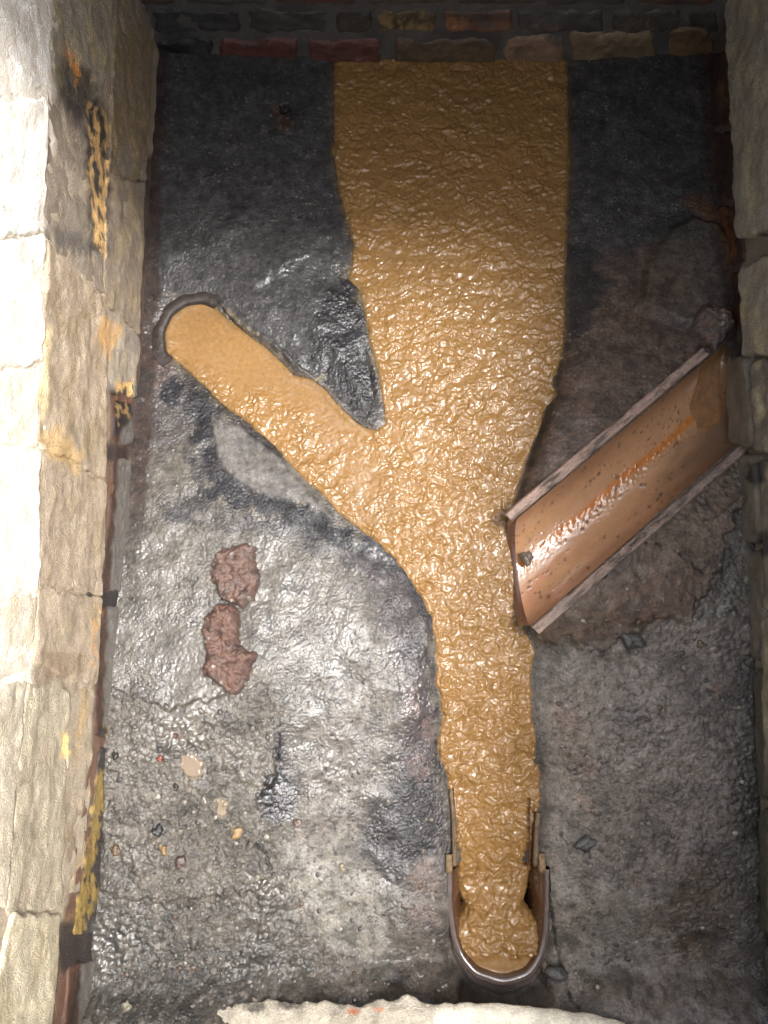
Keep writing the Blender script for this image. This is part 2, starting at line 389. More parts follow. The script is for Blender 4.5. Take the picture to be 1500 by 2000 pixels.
# thin sewage scum lines on the black pocket
scum = np.maximum(lm([(612, 745), (632, 735), (640, 712), (665, 690), (700, 680), (722, 678)], 2.5, 3, 5, 14, 35), lm([(440, 600), (480, 640), (505, 655)], 2, 3, 4, 12, 36))
scum = np.maximum(scum, pm([(660, 520), (700, 520), (715, 640), (700, 600)], 9, 12, 18, 37)*.6)
scum = np.maximum(scum, pm([(705, 640), (722, 650), (745, 770), (728, 700)], 8, 9, 18, 37)*.6)
put(scum, lin(128, 116, 84), .75)
put(smooth(.010, -.002, D)*smooth(.2, .5, Y), lin(120, 96, 60), .35)
put(hole, lin(20, 20, 20))
put(np.maximum(np.maximum(crack, crack2), .8*fine_cracks), lin(24, 23, 22), .9)
hollow = pm([(600, 640), (650, 560), (694, 540), (712, 640), (728, 700), (738, 750), (722, 780), (690, 790), (650, 758), (610, 700)], 16, 22, 30, 67)
put(hollow, lin(30, 30, 34), .95)
# broad + speckled albedo variation, aggregate stones, black grime flecks
A *= (1+.34*fbm(X*14, Y*14, 4, 51)+.45*fbm(X*60, Y*60, 4, 55))[..., None]
agg = ((peb > .25) & (cid > .82))*(.15+.85*rough_zone+.3*right_low)
aggc = np.stack([.12+.42*((cid*37) % 1), .10+.38*((cid*37) % 1), .08+.33*((cid*37) % 1)], -1)
put(agg*.5, aggc*.8)
fleck = smooth(.28, .5, fbm(PX/11, PY/11, 3, 57))*pm([(560, 1250), (880, 1200), (880, 1720), (760, 1850), (640, 1780), (600, 1500)], 60, 40, 60, 58)
put(fleck, lin(34, 33, 35), .85)
fleck2 = np.maximum(smooth(.22, .5, fbm(PX/16, PY/16, 3, 59)), .9*smooth(.12, .38, fbm(PX/60, PY/60, 5, 62)))
put(fleck2, lin(50, 49, 49), .5)
A = np.clip(A, .008, .8)
# wetness: shiny films where water stands
matte = np.clip(pm([(1100, 520), (1260, 440), (1440, 440), (1440, 660), (1000, 1030), (1010, 940), (1080, 790)], 20, 16, 60)+patch, 0, 1)
Rg = .52 - .12*film - .05*hollow + .10*matte + .10*pl + .06*pm([(600, 1600), (700, 1600), (780, 1850), (640, 1850)], 30, 30, 50, 74)
Rg = Rg + .07*fbm(X*30, Y*30, 3, 75)
grit = .50 + .35*rough_zone + .25*right_low - .18*film - .30*pl - .20*mound - .12*patch + .2*fbm(X*25, Y*25, 3, 76)
grit = grit*np.clip(.8+.9*fbm(X*9+3, Y*9, 3, 79), .2, 1.3)
grit = np.clip(grit-.12*matte, .08, 1)*(1-.7*foot)
Rg = Rg+.3*foot

wet = np.clip(.75+.42*film+.25*rough_zone+.25*right_low+.15*hollow-.55*matte-.5*pl+.5*fbm(X*35, Y*35, 3, 78)-.45*arc-.3*pm([(250, 40), (660, 40), (655, 330), (700, 560), (755, 840), (700, 830), (600, 745), (430, 600), (300, 560), (240, 560)], 18, 18, 60)-.4*foot-.35*pm([(600, 1600), (700, 1600), (780, 1850), (640, 1850)], 40, 30, 50, 74), .05, 1.8)
# openings: under the sewage, in the branch channel, in the outlet
c_branch = np.array([p[:2] for p in (TL, TR, BR, BL)])
keep = ~((D < -.045) | (sdf(c_branch, X, Y, .2) < -.002) | (sdf(OUT, X, Y, .2) < .006))
kf = keep[:-1, :-1] & keep[1:, :-1] & keep[:-1, 1:] & keep[1:, 1:]
V = np.stack([X, Y, Z], -1).reshape(-1, 3)
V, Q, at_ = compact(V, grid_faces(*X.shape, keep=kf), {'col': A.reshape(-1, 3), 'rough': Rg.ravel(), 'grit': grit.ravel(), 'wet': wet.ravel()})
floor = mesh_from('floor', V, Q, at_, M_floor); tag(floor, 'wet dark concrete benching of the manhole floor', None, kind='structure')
def floor_z(x, y):
    i = int(np.clip(round((y-gy[0])/STEP), 0, len(gy)-1)); j = int(np.clip(round((x-gx[0])/STEP), 0, len(gx)-1))
    return float(Z[i, j])
def on_floor(px, py):
    z = 0.
    for _ in range(10):
        p = at(px, py, z); z = floor_z(p[0], p[1])
    return at(px, py, z)

# ------------------------------------------------------------------ sewage
hx = np.arange(SEW[:, 0].min()-.015, SEW[:, 0].max()+.015, .0015); hy = np.arange(SEW[:, 1].min()-.015, 1.02, .0015)
sx, sy = np.meshgrid(hx, hy)
sD = sdf(SEW, sx, sy)
wx = sx+.006*noise(sx*60, sy*60, 81); wy = sy+.006*noise(sx*60+9, sy*60, 82)
lowr = smooth(.10, -.12, sy)
spx, spy = proj(np.stack([sx, sy, S_level(sy)], -1))
def spm(poly, f, a, ns, seed): return smooth(f, -f, sdf(poly, spx, spy, 150)+a*fbm(spx/ns, spy/ns, 3, seed))
calm = spm([(300, 560), (420, 570), (500, 660), (640, 760), (720, 850), (690, 860), (600, 800), (520, 760), (460, 770), (340, 700)], 26, 26, 50, 83)
calm = np.maximum(calm, .75*spm([(560, 750), (640, 790), (720, 880), (740, 1000), (700, 980), (640, 880)], 22, 26, 40, 84))
calm = np.maximum(calm, spm([(880, 1872), (1060, 1868), (1060, 1960), (880, 1960)], 8, 6, 40, 85))
big = fbm(wx*34, wy*42, 3, 86)
b1 = np.abs(noise(wx*125, wy*150, 87)); b2 = np.abs(noise(wx*235+3, wy*260, 88)); b3 = np.abs(noise(wx*60, wy*80, 89))
w1, w2, wc = worley(wx*165, wy*185, 90)
dome = lambda a, b, k: np.sqrt(1-(1-np.clip((b-a)/k, 0, 1))**2)
md = lambda k, sd_: np.clip(.75+.9*noise(sx*k, sy*k, sd_), .1, 1.6)
clot = np.clip(1-(w1/.7)**2, 0, 1)*md(40, 104)
w1b, w2b, wcb = worley(wx*78, wy*94, 98); clot2 = np.clip(1-(w1b/.7)**2, 0, 1)*md(22, 105)
w1c, w2c, wcc = worley(wx*250, wy*270, 102); clot3 = np.clip(1-(w1c/.7)**2, 0, 1)*md(60, 106)
amp = (1-.93*calm)*(.75+.35*fbm(sx*9, sy*9, 2, 91))
h = .0027*clot+.0022*clot2+.0011*clot3+.0036*big
hl = .0036*clot+.0054*clot2+.0012*clot3+.0066*fbm(wx*28, wy*40, 3, 92)+.0012*b2
sz = S_level(sy) + amp*(h*(1-lowr)+hl*lowr) - .0022
sz += .0008*noise(sx*18, sy*18, 93)
# junction crease where the two streams meet
cr = linedist([on(S_level, x, y)[:2] for x, y in ((748, 830), (790, 880), (830, 930), (890, 960), (960, 1000))], sx, sy)
sz -= .0016*np.exp(-((cr+.006*noise(sx*50, sy*50, 97))/.004)**2)*(.4+.6*smooth(-.2, .3, noise(sx*35, sy*35, 99)))*smooth(-.004, -.02, sD)
sz += -.006*smooth(-.006, .006, sD) - .02*smooth(.004, .012, sD)
sz += .0012*np.exp(-((sD+.008)/.005)**2)
kf = (sD < .010) & ~((sy < -.395) & (sdf(OUT, sx, sy, .1) > .002))
kf = kf[:-1, :-1] & kf[1:, :-1] & kf[:-1, 1:] & kf[1:, 1:]
sc = np.broadcast_to(np.array([.410, .224, .074]), sx.shape+(3,)).copy()
sc *= (1+.10*fbm(sx*8, sy*8, 3, 94)+.10*noise(sx*140, sy*140, 95))[..., None]
m = (smooth(-.016, -.002, sD+.006*noise(sx*40, sy*40, 96))*smooth(.25, .5, sy)*.5)[..., None]
sc = sc*(1-m)+np.array([.20, .135, .05])*m
V, Q, a_ = compact(np.stack([sx, sy, sz], -1).reshape(-1, 3), grid_faces(*sx.shape, keep=kf),
    {'col': sc.reshape(-1, 3), 'rough': np.full(sx.size, .48), 'grit': (.75-.6*calm).ravel()})
sew = mesh_from('sewage', V, Q, a_, M_sewage); tag(sew, 'thick tan sewage flowing down the channels', None, kind='structure')

# ------------------------------------------------------------------ branch half-pipe on the right
def rim_strip(name, c0, c1, s0, s1, zc, edge, parent, col, mat, seed, n=110, k=9):
    """raised flat rim between two rim lines given as functions of s"""
    s = np.linspace(s0, s1, n)[:, None]; t = np.linspace(0, 1, k)[None, :]
    a = c0(s); b = c1(s)
    P = a*(1-t[..., None])+b*t[..., None]
    prof = zc*np.sin(np.pi*np.clip(t*1.0, 0, 1))**.35
    prof = prof - .0032*np.exp(-((t-.5)/.12)**2)
    nn = fbm(s*9+seed, t*3+seed, 4, 101)
    chip = .008*smooth(.3, .5, fbm(s*9+seed, t*1.6, 2, 103+seed))
    P = P.copy(); P[..., 2] += prof*(1+.25*nn) - chip - edge*((t == 0)|(t == 1))
    cc = np.broadcast_to(np.asarray(col), P.shape).copy()
    cc *= (1+.25*fbm(s*14+seed, t*6, 4, 105))[..., None]
    g = smooth(.05, .45, fbm(s*9, t*2.6, 4, 107+seed))[..., None]*.8
    cc = cc*(1-g)+lin(84, 76, 70)*g
    return mesh_from(name, P.reshape(-1, 3), grid_faces(n, k), {'col': np.clip(cc, .01, .8).reshape(-1, 3), 'rough': np.full(n*k, .38), 'grit': np.full(n*k, .7)}, mat, parent)
branch = thing('half_pipe', 'salmon glazed clay half-pipe channel set diagonally in the right bench, orange water stain inside', 'drain channel')
ns_, nc_ = 230, 90
s = np.linspace(0, 1.12, ns_)[:, None]; c = np.linspace(-1, 1, nc_)[None, :]
top = TL*(1-s[..., None])+TR*s[..., None]; bot = BL*(1-s[..., None])+BR*s[..., None]
f = (c[..., None]+1)/2
P = top*(1-f)+bot*f
RAD = .056
P[..., 2] -= RAD*np.sqrt(np.maximum(1-c**2, 0)) - 0*s
P[..., 2] += .0006*fbm(s*12+0*c, c*3+0*s, 2, 111)
cc = np.broadcast_to(lin(180, 137, 100), P.shape).copy()
ss = s+0*c; c2 = c+0*s
inv = c2+.10+.05*noise(ss*5, c2*0, 113)
st = np.exp(-(inv/.10)**2)*smooth(1.0, .9, ss)
cc = cc*(1-.85*st[..., None])+lin(186, 106, 22)*(.85*st[..., None])
sd_ = smooth(.55, 1.0, np.abs(c2)+.25*fbm(ss*6, c2*3, 3, 115))*.5
cc = cc*(1-sd_[..., None])+lin(122, 86, 70)*sd_[..., None]
dk = smooth(.55, .92, ss+.12*fbm(ss*5, c2*3, 3, 117))*smooth(-.1, .5, c2)*.75
cc = cc*(1-dk[..., None])+lin(84, 68, 58)*dk[..., None]
pk = smooth(.0, .5, fbm(ss*7, c2*4, 3, 119)+.3-2*ss)*.35*smooth(0, .6, c2)
cc = cc*(1-pk[..., None])+lin(190, 128, 108)*pk[..., None]
w_1, w_2, w_c = worley(ss*34, c2*9, 121)
dots = smooth(.30, .16, w_1/(.3+w_c))*(w_c > .62)*smooth(.05, .45, fbm(ss*6, c2*3, 3, 123))
dots = np.maximum(dots, smooth(.42, .55, fbm(ss*60, c2*14, 2, 125))*smooth(-.1, .4, fbm(ss*5, c2*3, 2, 127)))
cc = cc*(1-.8*dots[..., None])+lin(70, 56, 50)*(.8*dots[..., None])
P[..., 2] += .0010*dots
wetline = np.exp(-((c2-.02)/.16)**2)
P[..., 2] += wetline*.0009*fbm(ss*70, c2*16, 3, 129)
mesh_from('channel_bed', P.reshape(-1, 3), grid_faces(ns_, nc_), {'col': cc.reshape(-1, 3), 'rough': (.34-.22*wetline).ravel(), 'grit': (.35+0*c2).ravel()}, M_clay, branch)
perp = np.array([-(TR-TL)[1], (TR-TL)[0], 0]); perp /= np.linalg.norm(perp)
lt = lambda s_: TL*(1-s_[..., None])+TR*s_[..., None]
lb = lambda s_: BL*(1-s_[..., None])+BR*s_[..., None]
off = lambda f_, d_: (lambda s_: f_(s_)+perp*d_)
rim_strip('rim', off(lt, 0), off(lt, .020), -.025, .90, .007, .03, branch, lin(196, 166, 150), M_rock, 1)
rim_strip('rim', off(lb, 0), off(lb, -.019), 0.0, 1.0, .006, .03, branch, lin(170, 146, 132), M_rock, 4)
# cut end: thickness of the clay between the bed and the sewage
ce = []
for j in range(nc_):
    p = P[0, j]; q = p.copy(); q[0] -= .010; q[2] -= .012; r_ = q.copy(); r_[2] -= .07; ce.append((p, p+np.array([-.006, 0, -.001]), q, r_))
# rounded bed edge down into the flow
ce = np.array(ce).transpose(1, 0, 2)
mesh_from('cut_end', ce.reshape(-1, 3), grid_faces(4, nc_), {'col': np.broadcast_to(lin(92, 62, 52), (4*nc_, 3)), 'rough': np.full(4*nc_, .3), 'grit': np.full(4*nc_, .6)}, M_clay, branch)
# second pipe length at the wall: short inner sleeve with a raised joint
s2 = np.linspace(.87, 1.0, 30)[:, None]; c3 = np.linspace(-.99, .35, 44)[None, :]
t_ = (c3[..., None]+1)/2
P2 = (TL*(1-s2[..., None])+TR*s2[..., None])*(1-t_)+(BL*(1-s2[..., None])+BR*s2[..., None])*t_
wob = .02*np.sin(c3*5)+.015*noise(c3*4, c3*0, 131)
P2 = P2 + (TR-TL)*wob[..., None]*(1-(s2[..., None]-.87)/.13)
P2[..., 2] -= (RAD-.002)*np.sqrt(1-c3**2)+.0008*(s2 == .87)
cc = np.broadcast_to(lin(158, 114, 70), P2.shape).copy()*(1+.3*fbm(s2*30, c3*4, 3, 133))[..., None]
g = smooth(.93, 1.0, s2+.03*noise(c3*5, s2*20, 134))[..., None]*.35*smooth(-.2, -.9, c3)[..., None]
cc = cc*(1-g)+lin(50, 42, 38)*g
mesh_from('pipe_joint', P2.reshape(-1, 3), grid_faces(30, 44), {'col': np.clip(cc, .01, .8).reshape(-1, 3), 'rough': np.full(30*44, .6), 'grit': np.full(30*44, .8)}, M_brick, branch)

# ------------------------------------------------------------------ lumpy solids
def ico_dirs(n, m):
    th = np.linspace(0, np.pi, n)[:, None]; ph = np.linspace(0, 2*np.pi, m, endpoint=False)[None, :]
    return np.stack([np.sin(th)*np.cos(ph), np.sin(th)*np.sin(ph), np.cos(th)+0*ph], -1)
def pebble(name, px, py, rx, ry, h, c, label, cat='stone', group=None, seed=0, rot=0, amp=.25, n=14, m=20, mat=None, rough=.3, z_off=0):
    p = on_floor(px, py)
    d = ico_dirs(n, m)
    k = 1+amp*fbm(d[..., 0]*1.6+seed*3.1, d[..., 1]*1.6+d[..., 2]*1.1+seed, 3, 141)
    fac = 1-.25*smooth(.55, .9, np.abs(np.sin(seed*2+d[..., 0]*2.1+d[..., 1]*1.3)))
    d = d*(k*fac)[..., None]*np.array([rx, ry, h])
    cr_, sr_ = math.cos(rot), math.sin(rot)
    d = np.stack([d[..., 0]*cr_-d[..., 1]*sr_, d[..., 0]*sr_+d[..., 1]*cr_, d[..., 2]], -1)
    cc = np.broadcast_to(lin(*c), d.shape)*(1+.25*fbm(d[..., 0]*300+seed, d[..., 1]*300, 2, 143))[..., None]
    o = mesh_from(name, d.reshape(-1, 3), grid_faces(n, m, wrap=True), {'col': np.clip(cc, .01, .8).reshape(-1, 3), 'rough': np.full(n*m, rough), 'grit': np.full(n*m, .5)}, mat or M_rock)
    o.location = (p[0], p[1], p[2]+h*.25+z_off)
    return tag(o, label, cat, group)

def slab_rock(name, poly_px, height, c, label, cat, seed, c2=None):
    """broken chunk with a flat bottom, outlined on the bench"""
    pw = np.array([on_floor(x, y) for x, y in poly_px]); o_ = pw.mean(0)
    lo = pw[:, :2].min(0)-.006; hi = pw[:, :2].max(0)+.006
    x, y = np.meshgrid(np.arange(lo[0], hi[0], .0012), np.arange(lo[1], hi[1], .0012))
    d = sdf(pw[:, :2], x, y)+.0035*fbm(x*110, y*110, 3, seed)
    e = np.clip(-d/.013, 0, 1)
    f1, f2, ci = worley(x*75, y*75, seed+3)
    z0 = np.vectorize(floor_z)(x, y)
    z = z0 + height*np.sqrt(1-(1-e)**2)*(.78+.30*fbm(x*38, y*38, 3, seed+1)) + .0055*np.abs(noise(x*95, y*95, seed+2))*e + .0045*np.clip(1-f1/.55, 0, 1)*e
    z = np.where(d > 0, z0-.012, z)
    col = np.broadcast_to(lin(*c), x.shape+(3,)).copy()
    m_ = smooth(.0, .5, fbm(x*60, y*60, 3, seed+4))[..., None]*.8
    col = col*(1-m_)+lin(*(c2 or (122, 104, 98)))*m_
    kk = np.maximum(smooth(.15, .5, fbm(x*45+4, y*45, 3, seed+6))*.6, smooth(.4, .0, e)*.35)[..., None]  # dark blotches; edges painted darker as contact shade
    col = col*(1-kk)+lin(62, 52, 50)*kk
    wsp = ((f1 < .22) & (ci > .88))[..., None]*.8
    col = col*(1-wsp)+lin(200, 190, 176)*wsp
    k = d < .0025; kf = k[:-1, :-1] & k[1:, :-1] & k[:-1, 1:] & k[1:, 1:]
    V = np.stack([x-o_[0], y-o_[1], z-o_[2]], -1).reshape(-1, 3)
    V, Q, a = compact(V, grid_faces(*x.shape, keep=kf), {'col': np.clip(col, .01, .8).reshape(-1, 3), 'rough': np.full(x.size, .36), 'grit': np.full(x.size, .9)})
    o = mesh_from(name, V, Q, a, M_rock); o.location = o_
    return tag(o, label, cat)

slab_rock('rubble_chunk', [(424, 1078), (450, 1068), (480, 1062), (500, 1070), (502, 1100), (510, 1125), (506, 1150), (496, 1172), (476, 1188), (455, 1180), (436, 1172), (425, 1150), (412, 1125), (418, 1100)],
          .026, (132, 104, 92), 'upper lump of pinkish broken brick on the left bench', 'rubble', 201, (126, 112, 108))
slab_rock('rubble_chunk', [(425, 1180), (448, 1178), (468, 1190), (470, 1220), (468, 1255), (482, 1270), (508, 1275), (494, 1300), (484, 1335), (466, 1355), (450, 1358), (428, 1340), (400, 1320), (398, 1300), (405, 1280), (396, 1240), (402, 1205)],
          .027, (128, 97, 84), 'lower longer lump of reddish broken brick on the left bench', 'rubble', 215, (118, 96, 88))
slab_rock('mortar_lump', [(1352, 618), (1372, 598), (1400, 600), (1424, 612), (1430, 640), (1412, 668), (1392, 688), (1370, 672), (1350, 650)],
          .026, (104, 92, 84), 'grey rough mortar lump at the wall end of the clay half-pipe rim', 'mortar lump', 231, (132, 100, 82))
p = at(1021, 1092, -.006)
o = pebble('loose_stone', 1021, 1092, .011, .014, .010, (128, 114, 102), 'small angular grey stone lodged on the cut end of the half-pipe', 'stone', seed=5)
o.location = (p[0]+.004, p[1], .002)

# pebbles and bits on the left bench
bits = [(393, 1440, .0065, .005, .004, (208, 202, 190), 'white oval pebble above the murky puddles'),
        (312, 1481, .0052, .0048, .004, (186, 84, 64), 'bright red brick crumb left of the largest puddle'),
        (343, 1437, .0045, .0045, .004, (110, 52, 44), 'dark red brick crumb beside the white pebble'),
        (313, 1463, .0055, .005, .004, (66, 70, 74), 'grey-blue stone chip just above the bright red crumb'),
        (226, 1476, .0065, .0055, .004, (48, 42, 40), 'black square chip at the foot of the left wall'),
        (309, 1621, .0085, .0085, .007, (38, 39, 44), 'shiny black angular stone at the edge of the brown patch'),
        (320, 1660, .0095, .0055, .005, (172, 130, 70), 'orange elongated stone below the black angular stone'),
        (352, 1684, .0085, .011, .006, (96, 72, 62), 'brown smooth oval stone on the left bench'),
        (462, 1626, .0105, .0085, .005, (190, 148, 84), 'orange-yellow crumbled flake right of the puddles'),
        (226, 1660, .0095, .008, .005, (120, 92, 62), 'tan brown stone close to the left wall'),
        (344, 1537, .0045, .0065, .004, (30, 29, 30), 'black slim chip below the largest puddle'),
        (248, 1966, .0085, .0085, .006, (188, 178, 150), 'cream pebble near the bottom left corner'),
        (580, 1607, .009, .0065, .005, (140, 112, 96), 'pinkish brown stone beside the black sludge spot'),
        (668, 1694, .0065, .0055, .004, (186, 170, 132), 'cream chip on the pale concrete patch'),
        (1065, 1888, .010, .008, .008, (206, 184, 146), 'cream stone beside the outlet rim'),
        (1086, 1905, .020, .018, .010, (92, 90, 88), 'grey rounded mortar lump right of the outlet'),
        (1143, 1648, .011, .018, .008, (104, 102, 100), 'grey rough mortar lump on the right bench'),
        (1305, 1795, .0055, .005, .004, (146, 142, 136), 'pale round pebble on the dark right bench'),
        (1368, 1258, .006, .007, .005, (128, 108, 66), 'yellowish stone chip below the brown render patch'),
        (1232, 1250, .020, .014, .009, (84, 80, 78), 'smooth dark grey stone at the broken edge of the brown render'),
        (497, 1080, .006, .006, .004, (168, 140, 128), 'pink crumb beside the upper brick lump'),
        (498, 1312, .006, .006, .005, (196, 186, 168), 'cream crumb beside the lower brick lump')]
for k, (px, py, rx, ry, hh, c, lab) in enumerate(bits):
    c = tuple(.72*v+.28*100 for v in c)
    cat = 'mortar lump' if 'lump' in lab and 'mortar' in lab else 'stone' if rx >= .012 else 'pebble'
    pebble({'mortar lump': 'mortar_lump', 'stone': 'loose_stone', 'pebble': 'pebble'}[cat], px, py, rx, ry, hh, c, lab, cat, 'loose stones on the benching', seed=k+2, rot=k*1.3+.6*(k == 6), n=12, m=18, amp=.35)

# fine gravel half sunk in the rough left bench
rs = np.random.RandomState(77); GV = []; GQ = []; GC = []; nv_ = 0
dd = ico_dirs(6, 9); fq = grid_faces(6, 9, wrap=True)
for k in range(1000):
    px, py = rs.uniform(190, 900), rs.uniform(1330, 1985)
    if rs.rand() < .3: px, py = rs.uniform(1080, 1480), rs.uniform(1150, 1960)
    lim = 560+.55*(py-1500) if py > 1500 else 560
    if 800 > px > lim and rs.rand() > .12: continue
    p = on_floor(px, py); i_ = sdf(SEW, np.array([p[0]]), np.array([p[1]]))[0]
    if i_ < .012 or p[0] < -.395 or p[0] > .54 or sdf(OUT, np.array([p[0]]), np.array([p[1]]))[0] < .03: continue
    r_ = .0011+.0028*rs.rand()**2.5
    q = dd*(1+.3*rs.rand(6, 9, 1))*np.array([r_*rs.uniform(.8, 1.5), r_, r_*.6]); a = rs.uniform(0, 6.28)
    q = np.stack([q[..., 0]*np.cos(a)-q[..., 1]*np.sin(a), q[..., 0]*np.sin(a)+q[..., 1]*np.cos(a), q[..., 2]-r_*.15], -1)+p
    c_ = [(150, 143, 130), (120, 112, 102), (84, 80, 78), (110, 90, 76), (190, 184, 172), (96, 90, 84), (84, 78, 72)][rs.choice(7, p=[.2, .22, .16, .1, .06, .13, .13])]
    GV.append(q.reshape(-1, 3)); GQ.append(fq+nv_); nv_ += 54; GC.append(np.broadcast_to(lin(*c_), (54, 3)))
gv = np.concatenate(GV)
gr_ = mesh_from('gravel', gv, np.concatenate(GQ), {'col': np.concatenate(GC), 'rough': np.full(len(gv), .3), 'grit': np.full(len(gv), .4)}, M_rock)
tag(gr_, 'fine wet grit and gravel scattered over the benching', 'gravel', kind='stuff')

# murky puddles
def puddle(poly, label, c, seed, dz=.0012):
    pw = np.array([on_floor(x, y) for x, y in poly]); o_ = pw.mean(0)
    lo = pw[:, :2].min(0); hi = pw[:, :2].max(0)
    x, y = np.meshgrid(np.arange(lo[0]-.003, hi[0]+.003, .0013), np.arange(lo[1]-.003, hi[1]+.003, .0013))
    d = sdf(pw[:, :2], x, y)+.0034*fbm(x*100, y*100, 3, seed)
    zt = np.percentile([floor_z(a[0], a[1]) for a in pw], 80)+dz
    dome = -.004*smooth(-.0035, .0006, d)
    z = zt+dome
    gx_, gy_ = o_[0], o_[1]
    zf = np.vectorize(floor_z)(x, y)
    z = np.maximum(z, zf+.0016+dome)
    k = d < .0006; kf = k[:-1, :-1] & k[1:, :-1] & k[:-1, 1:] & k[1:, 1:]
    col = np.broadcast_to(lin(*c), x.shape+(3,))*(1+.06*noise(x*90, y*90, seed))[..., None]
    V = np.stack([x-o_[0], y-o_[1], z-o_[2]], -1).reshape(-1, 3)
    V, Q, a = compact(V, grid_faces(*x.shape, keep=kf), {'col': col.reshape(-1, 3), 'rough': np.full(x.size, .1), 'grit': np.full(x.size, .1)})
    o = mesh_from('puddle', V, Q, a, M_puddle); o.location = o_
    return tag(o, label, 'puddle', 'murky puddles on the left bench')
puddle([(350, 1476), (368, 1466), (385, 1472), (397, 1488), (396, 1510), (384, 1522), (362, 1518), (350, 1500)], 'largest murky tan puddle, right of the red crumb', (148, 132, 114), 241)
puddle([(420, 1560), (438, 1556), (448, 1572), (442, 1592), (430, 1600), (420, 1585)], 'round murky tan puddle, rightmost of the pair below', (150, 136, 114), 242)
puddle([(390, 1552), (402, 1548), (408, 1568), (400, 1580), (388, 1572)], 'dim grey puddle left of the round tan puddle', (112, 106, 98), 243)

# ------------------------------------------------------------------ main channel edges and outlet
chan = thing('drain_channel', 'buff clay channel edges lining the lower flow just above the outlet', 'drain channel')
def edge_bar(pts, z, w, hgt, c, name, seed):
    """clay edge: rounded bar following floor points, with a closed rounded end"""
    pw = np.array([at(x, y, z) for x, y in pts])
    dl = np.r_[0, np.cumsum(np.linalg.norm(np.diff(pw, axis=0), axis=1))]
    n = 60; sl = np.linspace(0, dl[-1], n)
    pc = np.stack([np.interp(sl, dl, pw[:, k]) for k in range(3)], -1)
    tg = np.gradient(pc, axis=0); tg /= np.linalg.norm(tg, axis=1)[:, None]
    nr = np.stack([-tg[:, 1], tg[:, 0], 0*tg[:, 0]], -1)
    a = np.linspace(0, 2*np.pi, 16, endpoint=False)
    endf = np.sqrt(np.clip(1-((sl-(dl[-1]-w*.7))/(w*.7)).clip(0, 1)**2, 0, 1))
    bulb = 1+.12*np.exp(-((sl-(dl[-1]-w*.8))/(w*.6))**2)
    ca, sa = np.sign(np.cos(a))*np.abs(np.cos(a))**.6, np.sign(np.sin(a))*np.abs(np.sin(a))**.6
    r = (endf*bulb*(1+.12*fbm(sl*60, sl*0, 2, seed)))[:, None]
    P = pc[:, None, :]+nr[:, None, :]*(w/2*r*ca[None, :])[..., None]
    P = P.copy(); P[..., 2] += hgt*r*sa[None, :]
    P += .0006*fbm(P[..., 0]*200, P[..., 1]*200, 2, seed)[..., None]
    cc = np.broadcast_to(lin(*c), P.shape)*(1+.45*fbm(P[..., 0]*90, P[..., 1]*90+P[..., 2]*60, 3, seed+1))[..., None]
    V = P.reshape(-1, 3)
    return mesh_from(name, V, grid_faces(n, 16, wrap=True), {'col': np.clip(cc, .02, .8).reshape(-1, 3), 'rough': np.full(n*16, .6), 'grit': np.full(n*16, .9)}, M_brick, chan)
edge_bar([(880, 1540), (884, 1580), (886, 1620), (887, 1692)], -.057, .008, .011, (122, 100, 76), 'channel_edge', 251)
edge_bar([(876, 1666), (876, 1706)], -.053, .011, .009, (140, 116, 84), 'collar_stub', 253)
edge_bar([(1049, 1585), (1046, 1620), (1043, 1692)], -.057, .009, .012, (122, 100, 76), 'channel_edge', 255)
edge_bar([(1056, 1664), (1058, 1706)], -.053, .011, .009, (140, 116, 84), 'collar_stub', 257)
# reddish inner faces of the channel beside the falling flow
for (a_, b_, sg) in (((886, 1540), (889, 1702), 1), ((1036, 1560), (1036, 1702), -1)):
    A0 = at(a_[0], a_[1], -.045); B0 = at(b_[0], b_[1], -.045)
    tt = np.linspace(0, 1, 24)[:, None]; uu = np.linspace(0, 1, 8)[None, :]
    P = A0*(1-tt[..., None])+B0*tt[..., None]+0*uu[..., None]
    P = P.copy(); P[..., 2] -= .06*uu; P[..., 0] += sg*.010*uu**2
    mesh_from('channel_side', P.reshape(-1, 3), grid_faces(24, 8), {'col': np.broadcast_to(lin(124, 70, 46), (192, 3)), 'rough': np.full(192, .25), 'grit': np.full(192, .4)}, M_clay, chan)

outlet = thing('outlet_pipe', 'dark brown glazed clay outlet mouth swallowing the sewage at the bottom', 'drain pipe')
op = np.array([at(x, y, ZO) for x, y in OUT_PX])
dl = np.r_[0, np.cumsum(np.linalg.norm(np.diff(op, axis=0), axis=1))]; n = 140
sl = np.linspace(0, dl[-1], n)
oc = np.stack([np.interp(sl, dl, op[:, k]) for k in range(3)], -1)
for _ in range(10):
    oc[1:-1] = .25*oc[:-2]+.5*oc[1:-1]+.25*oc[2:]
tg = np.gradient(oc, axis=0); tg /= np.linalg.norm(tg, axis=1)[:, None]
nr = np.stack([tg[:, 1], -tg[:, 0], 0*tg[:, 0]], -1)     # outward is to the right of travel? fixed below
cen = oc.mean(0)
if ((oc-cen)*nr).sum() < 0: nr = -nr
bt = np.exp(-((sl/sl[-1]-.52)/.17)**2)                    # 1 at the bottom of the U
def ring(offv, z): 
    r = oc+nr*offv[:, None] if np.ndim(offv) else oc+nr*offv
    r = r.copy(); r[:, 2] = z; return r
def piece(name, rings, c, rough, grit_, seed, var=.2):
    P = np.array(rings)
    cc = np.broadcast_to(lin(*c), P.shape)*(1+var*fbm(P[..., 0]*60, P[..., 1]*60+P[..., 2]*50, 3, seed))[..., None]
    return mesh_from(name, P.reshape(-1, 3), grid_faces(P.shape[0], P.shape[1]), {'col': np.clip(cc, .008, .8).reshape(-1, 3), 'rough': np.full(P.shape[0]*n, rough), 'grit': np.full(P.shape[0]*n, grit_)}, M_clay, outlet)
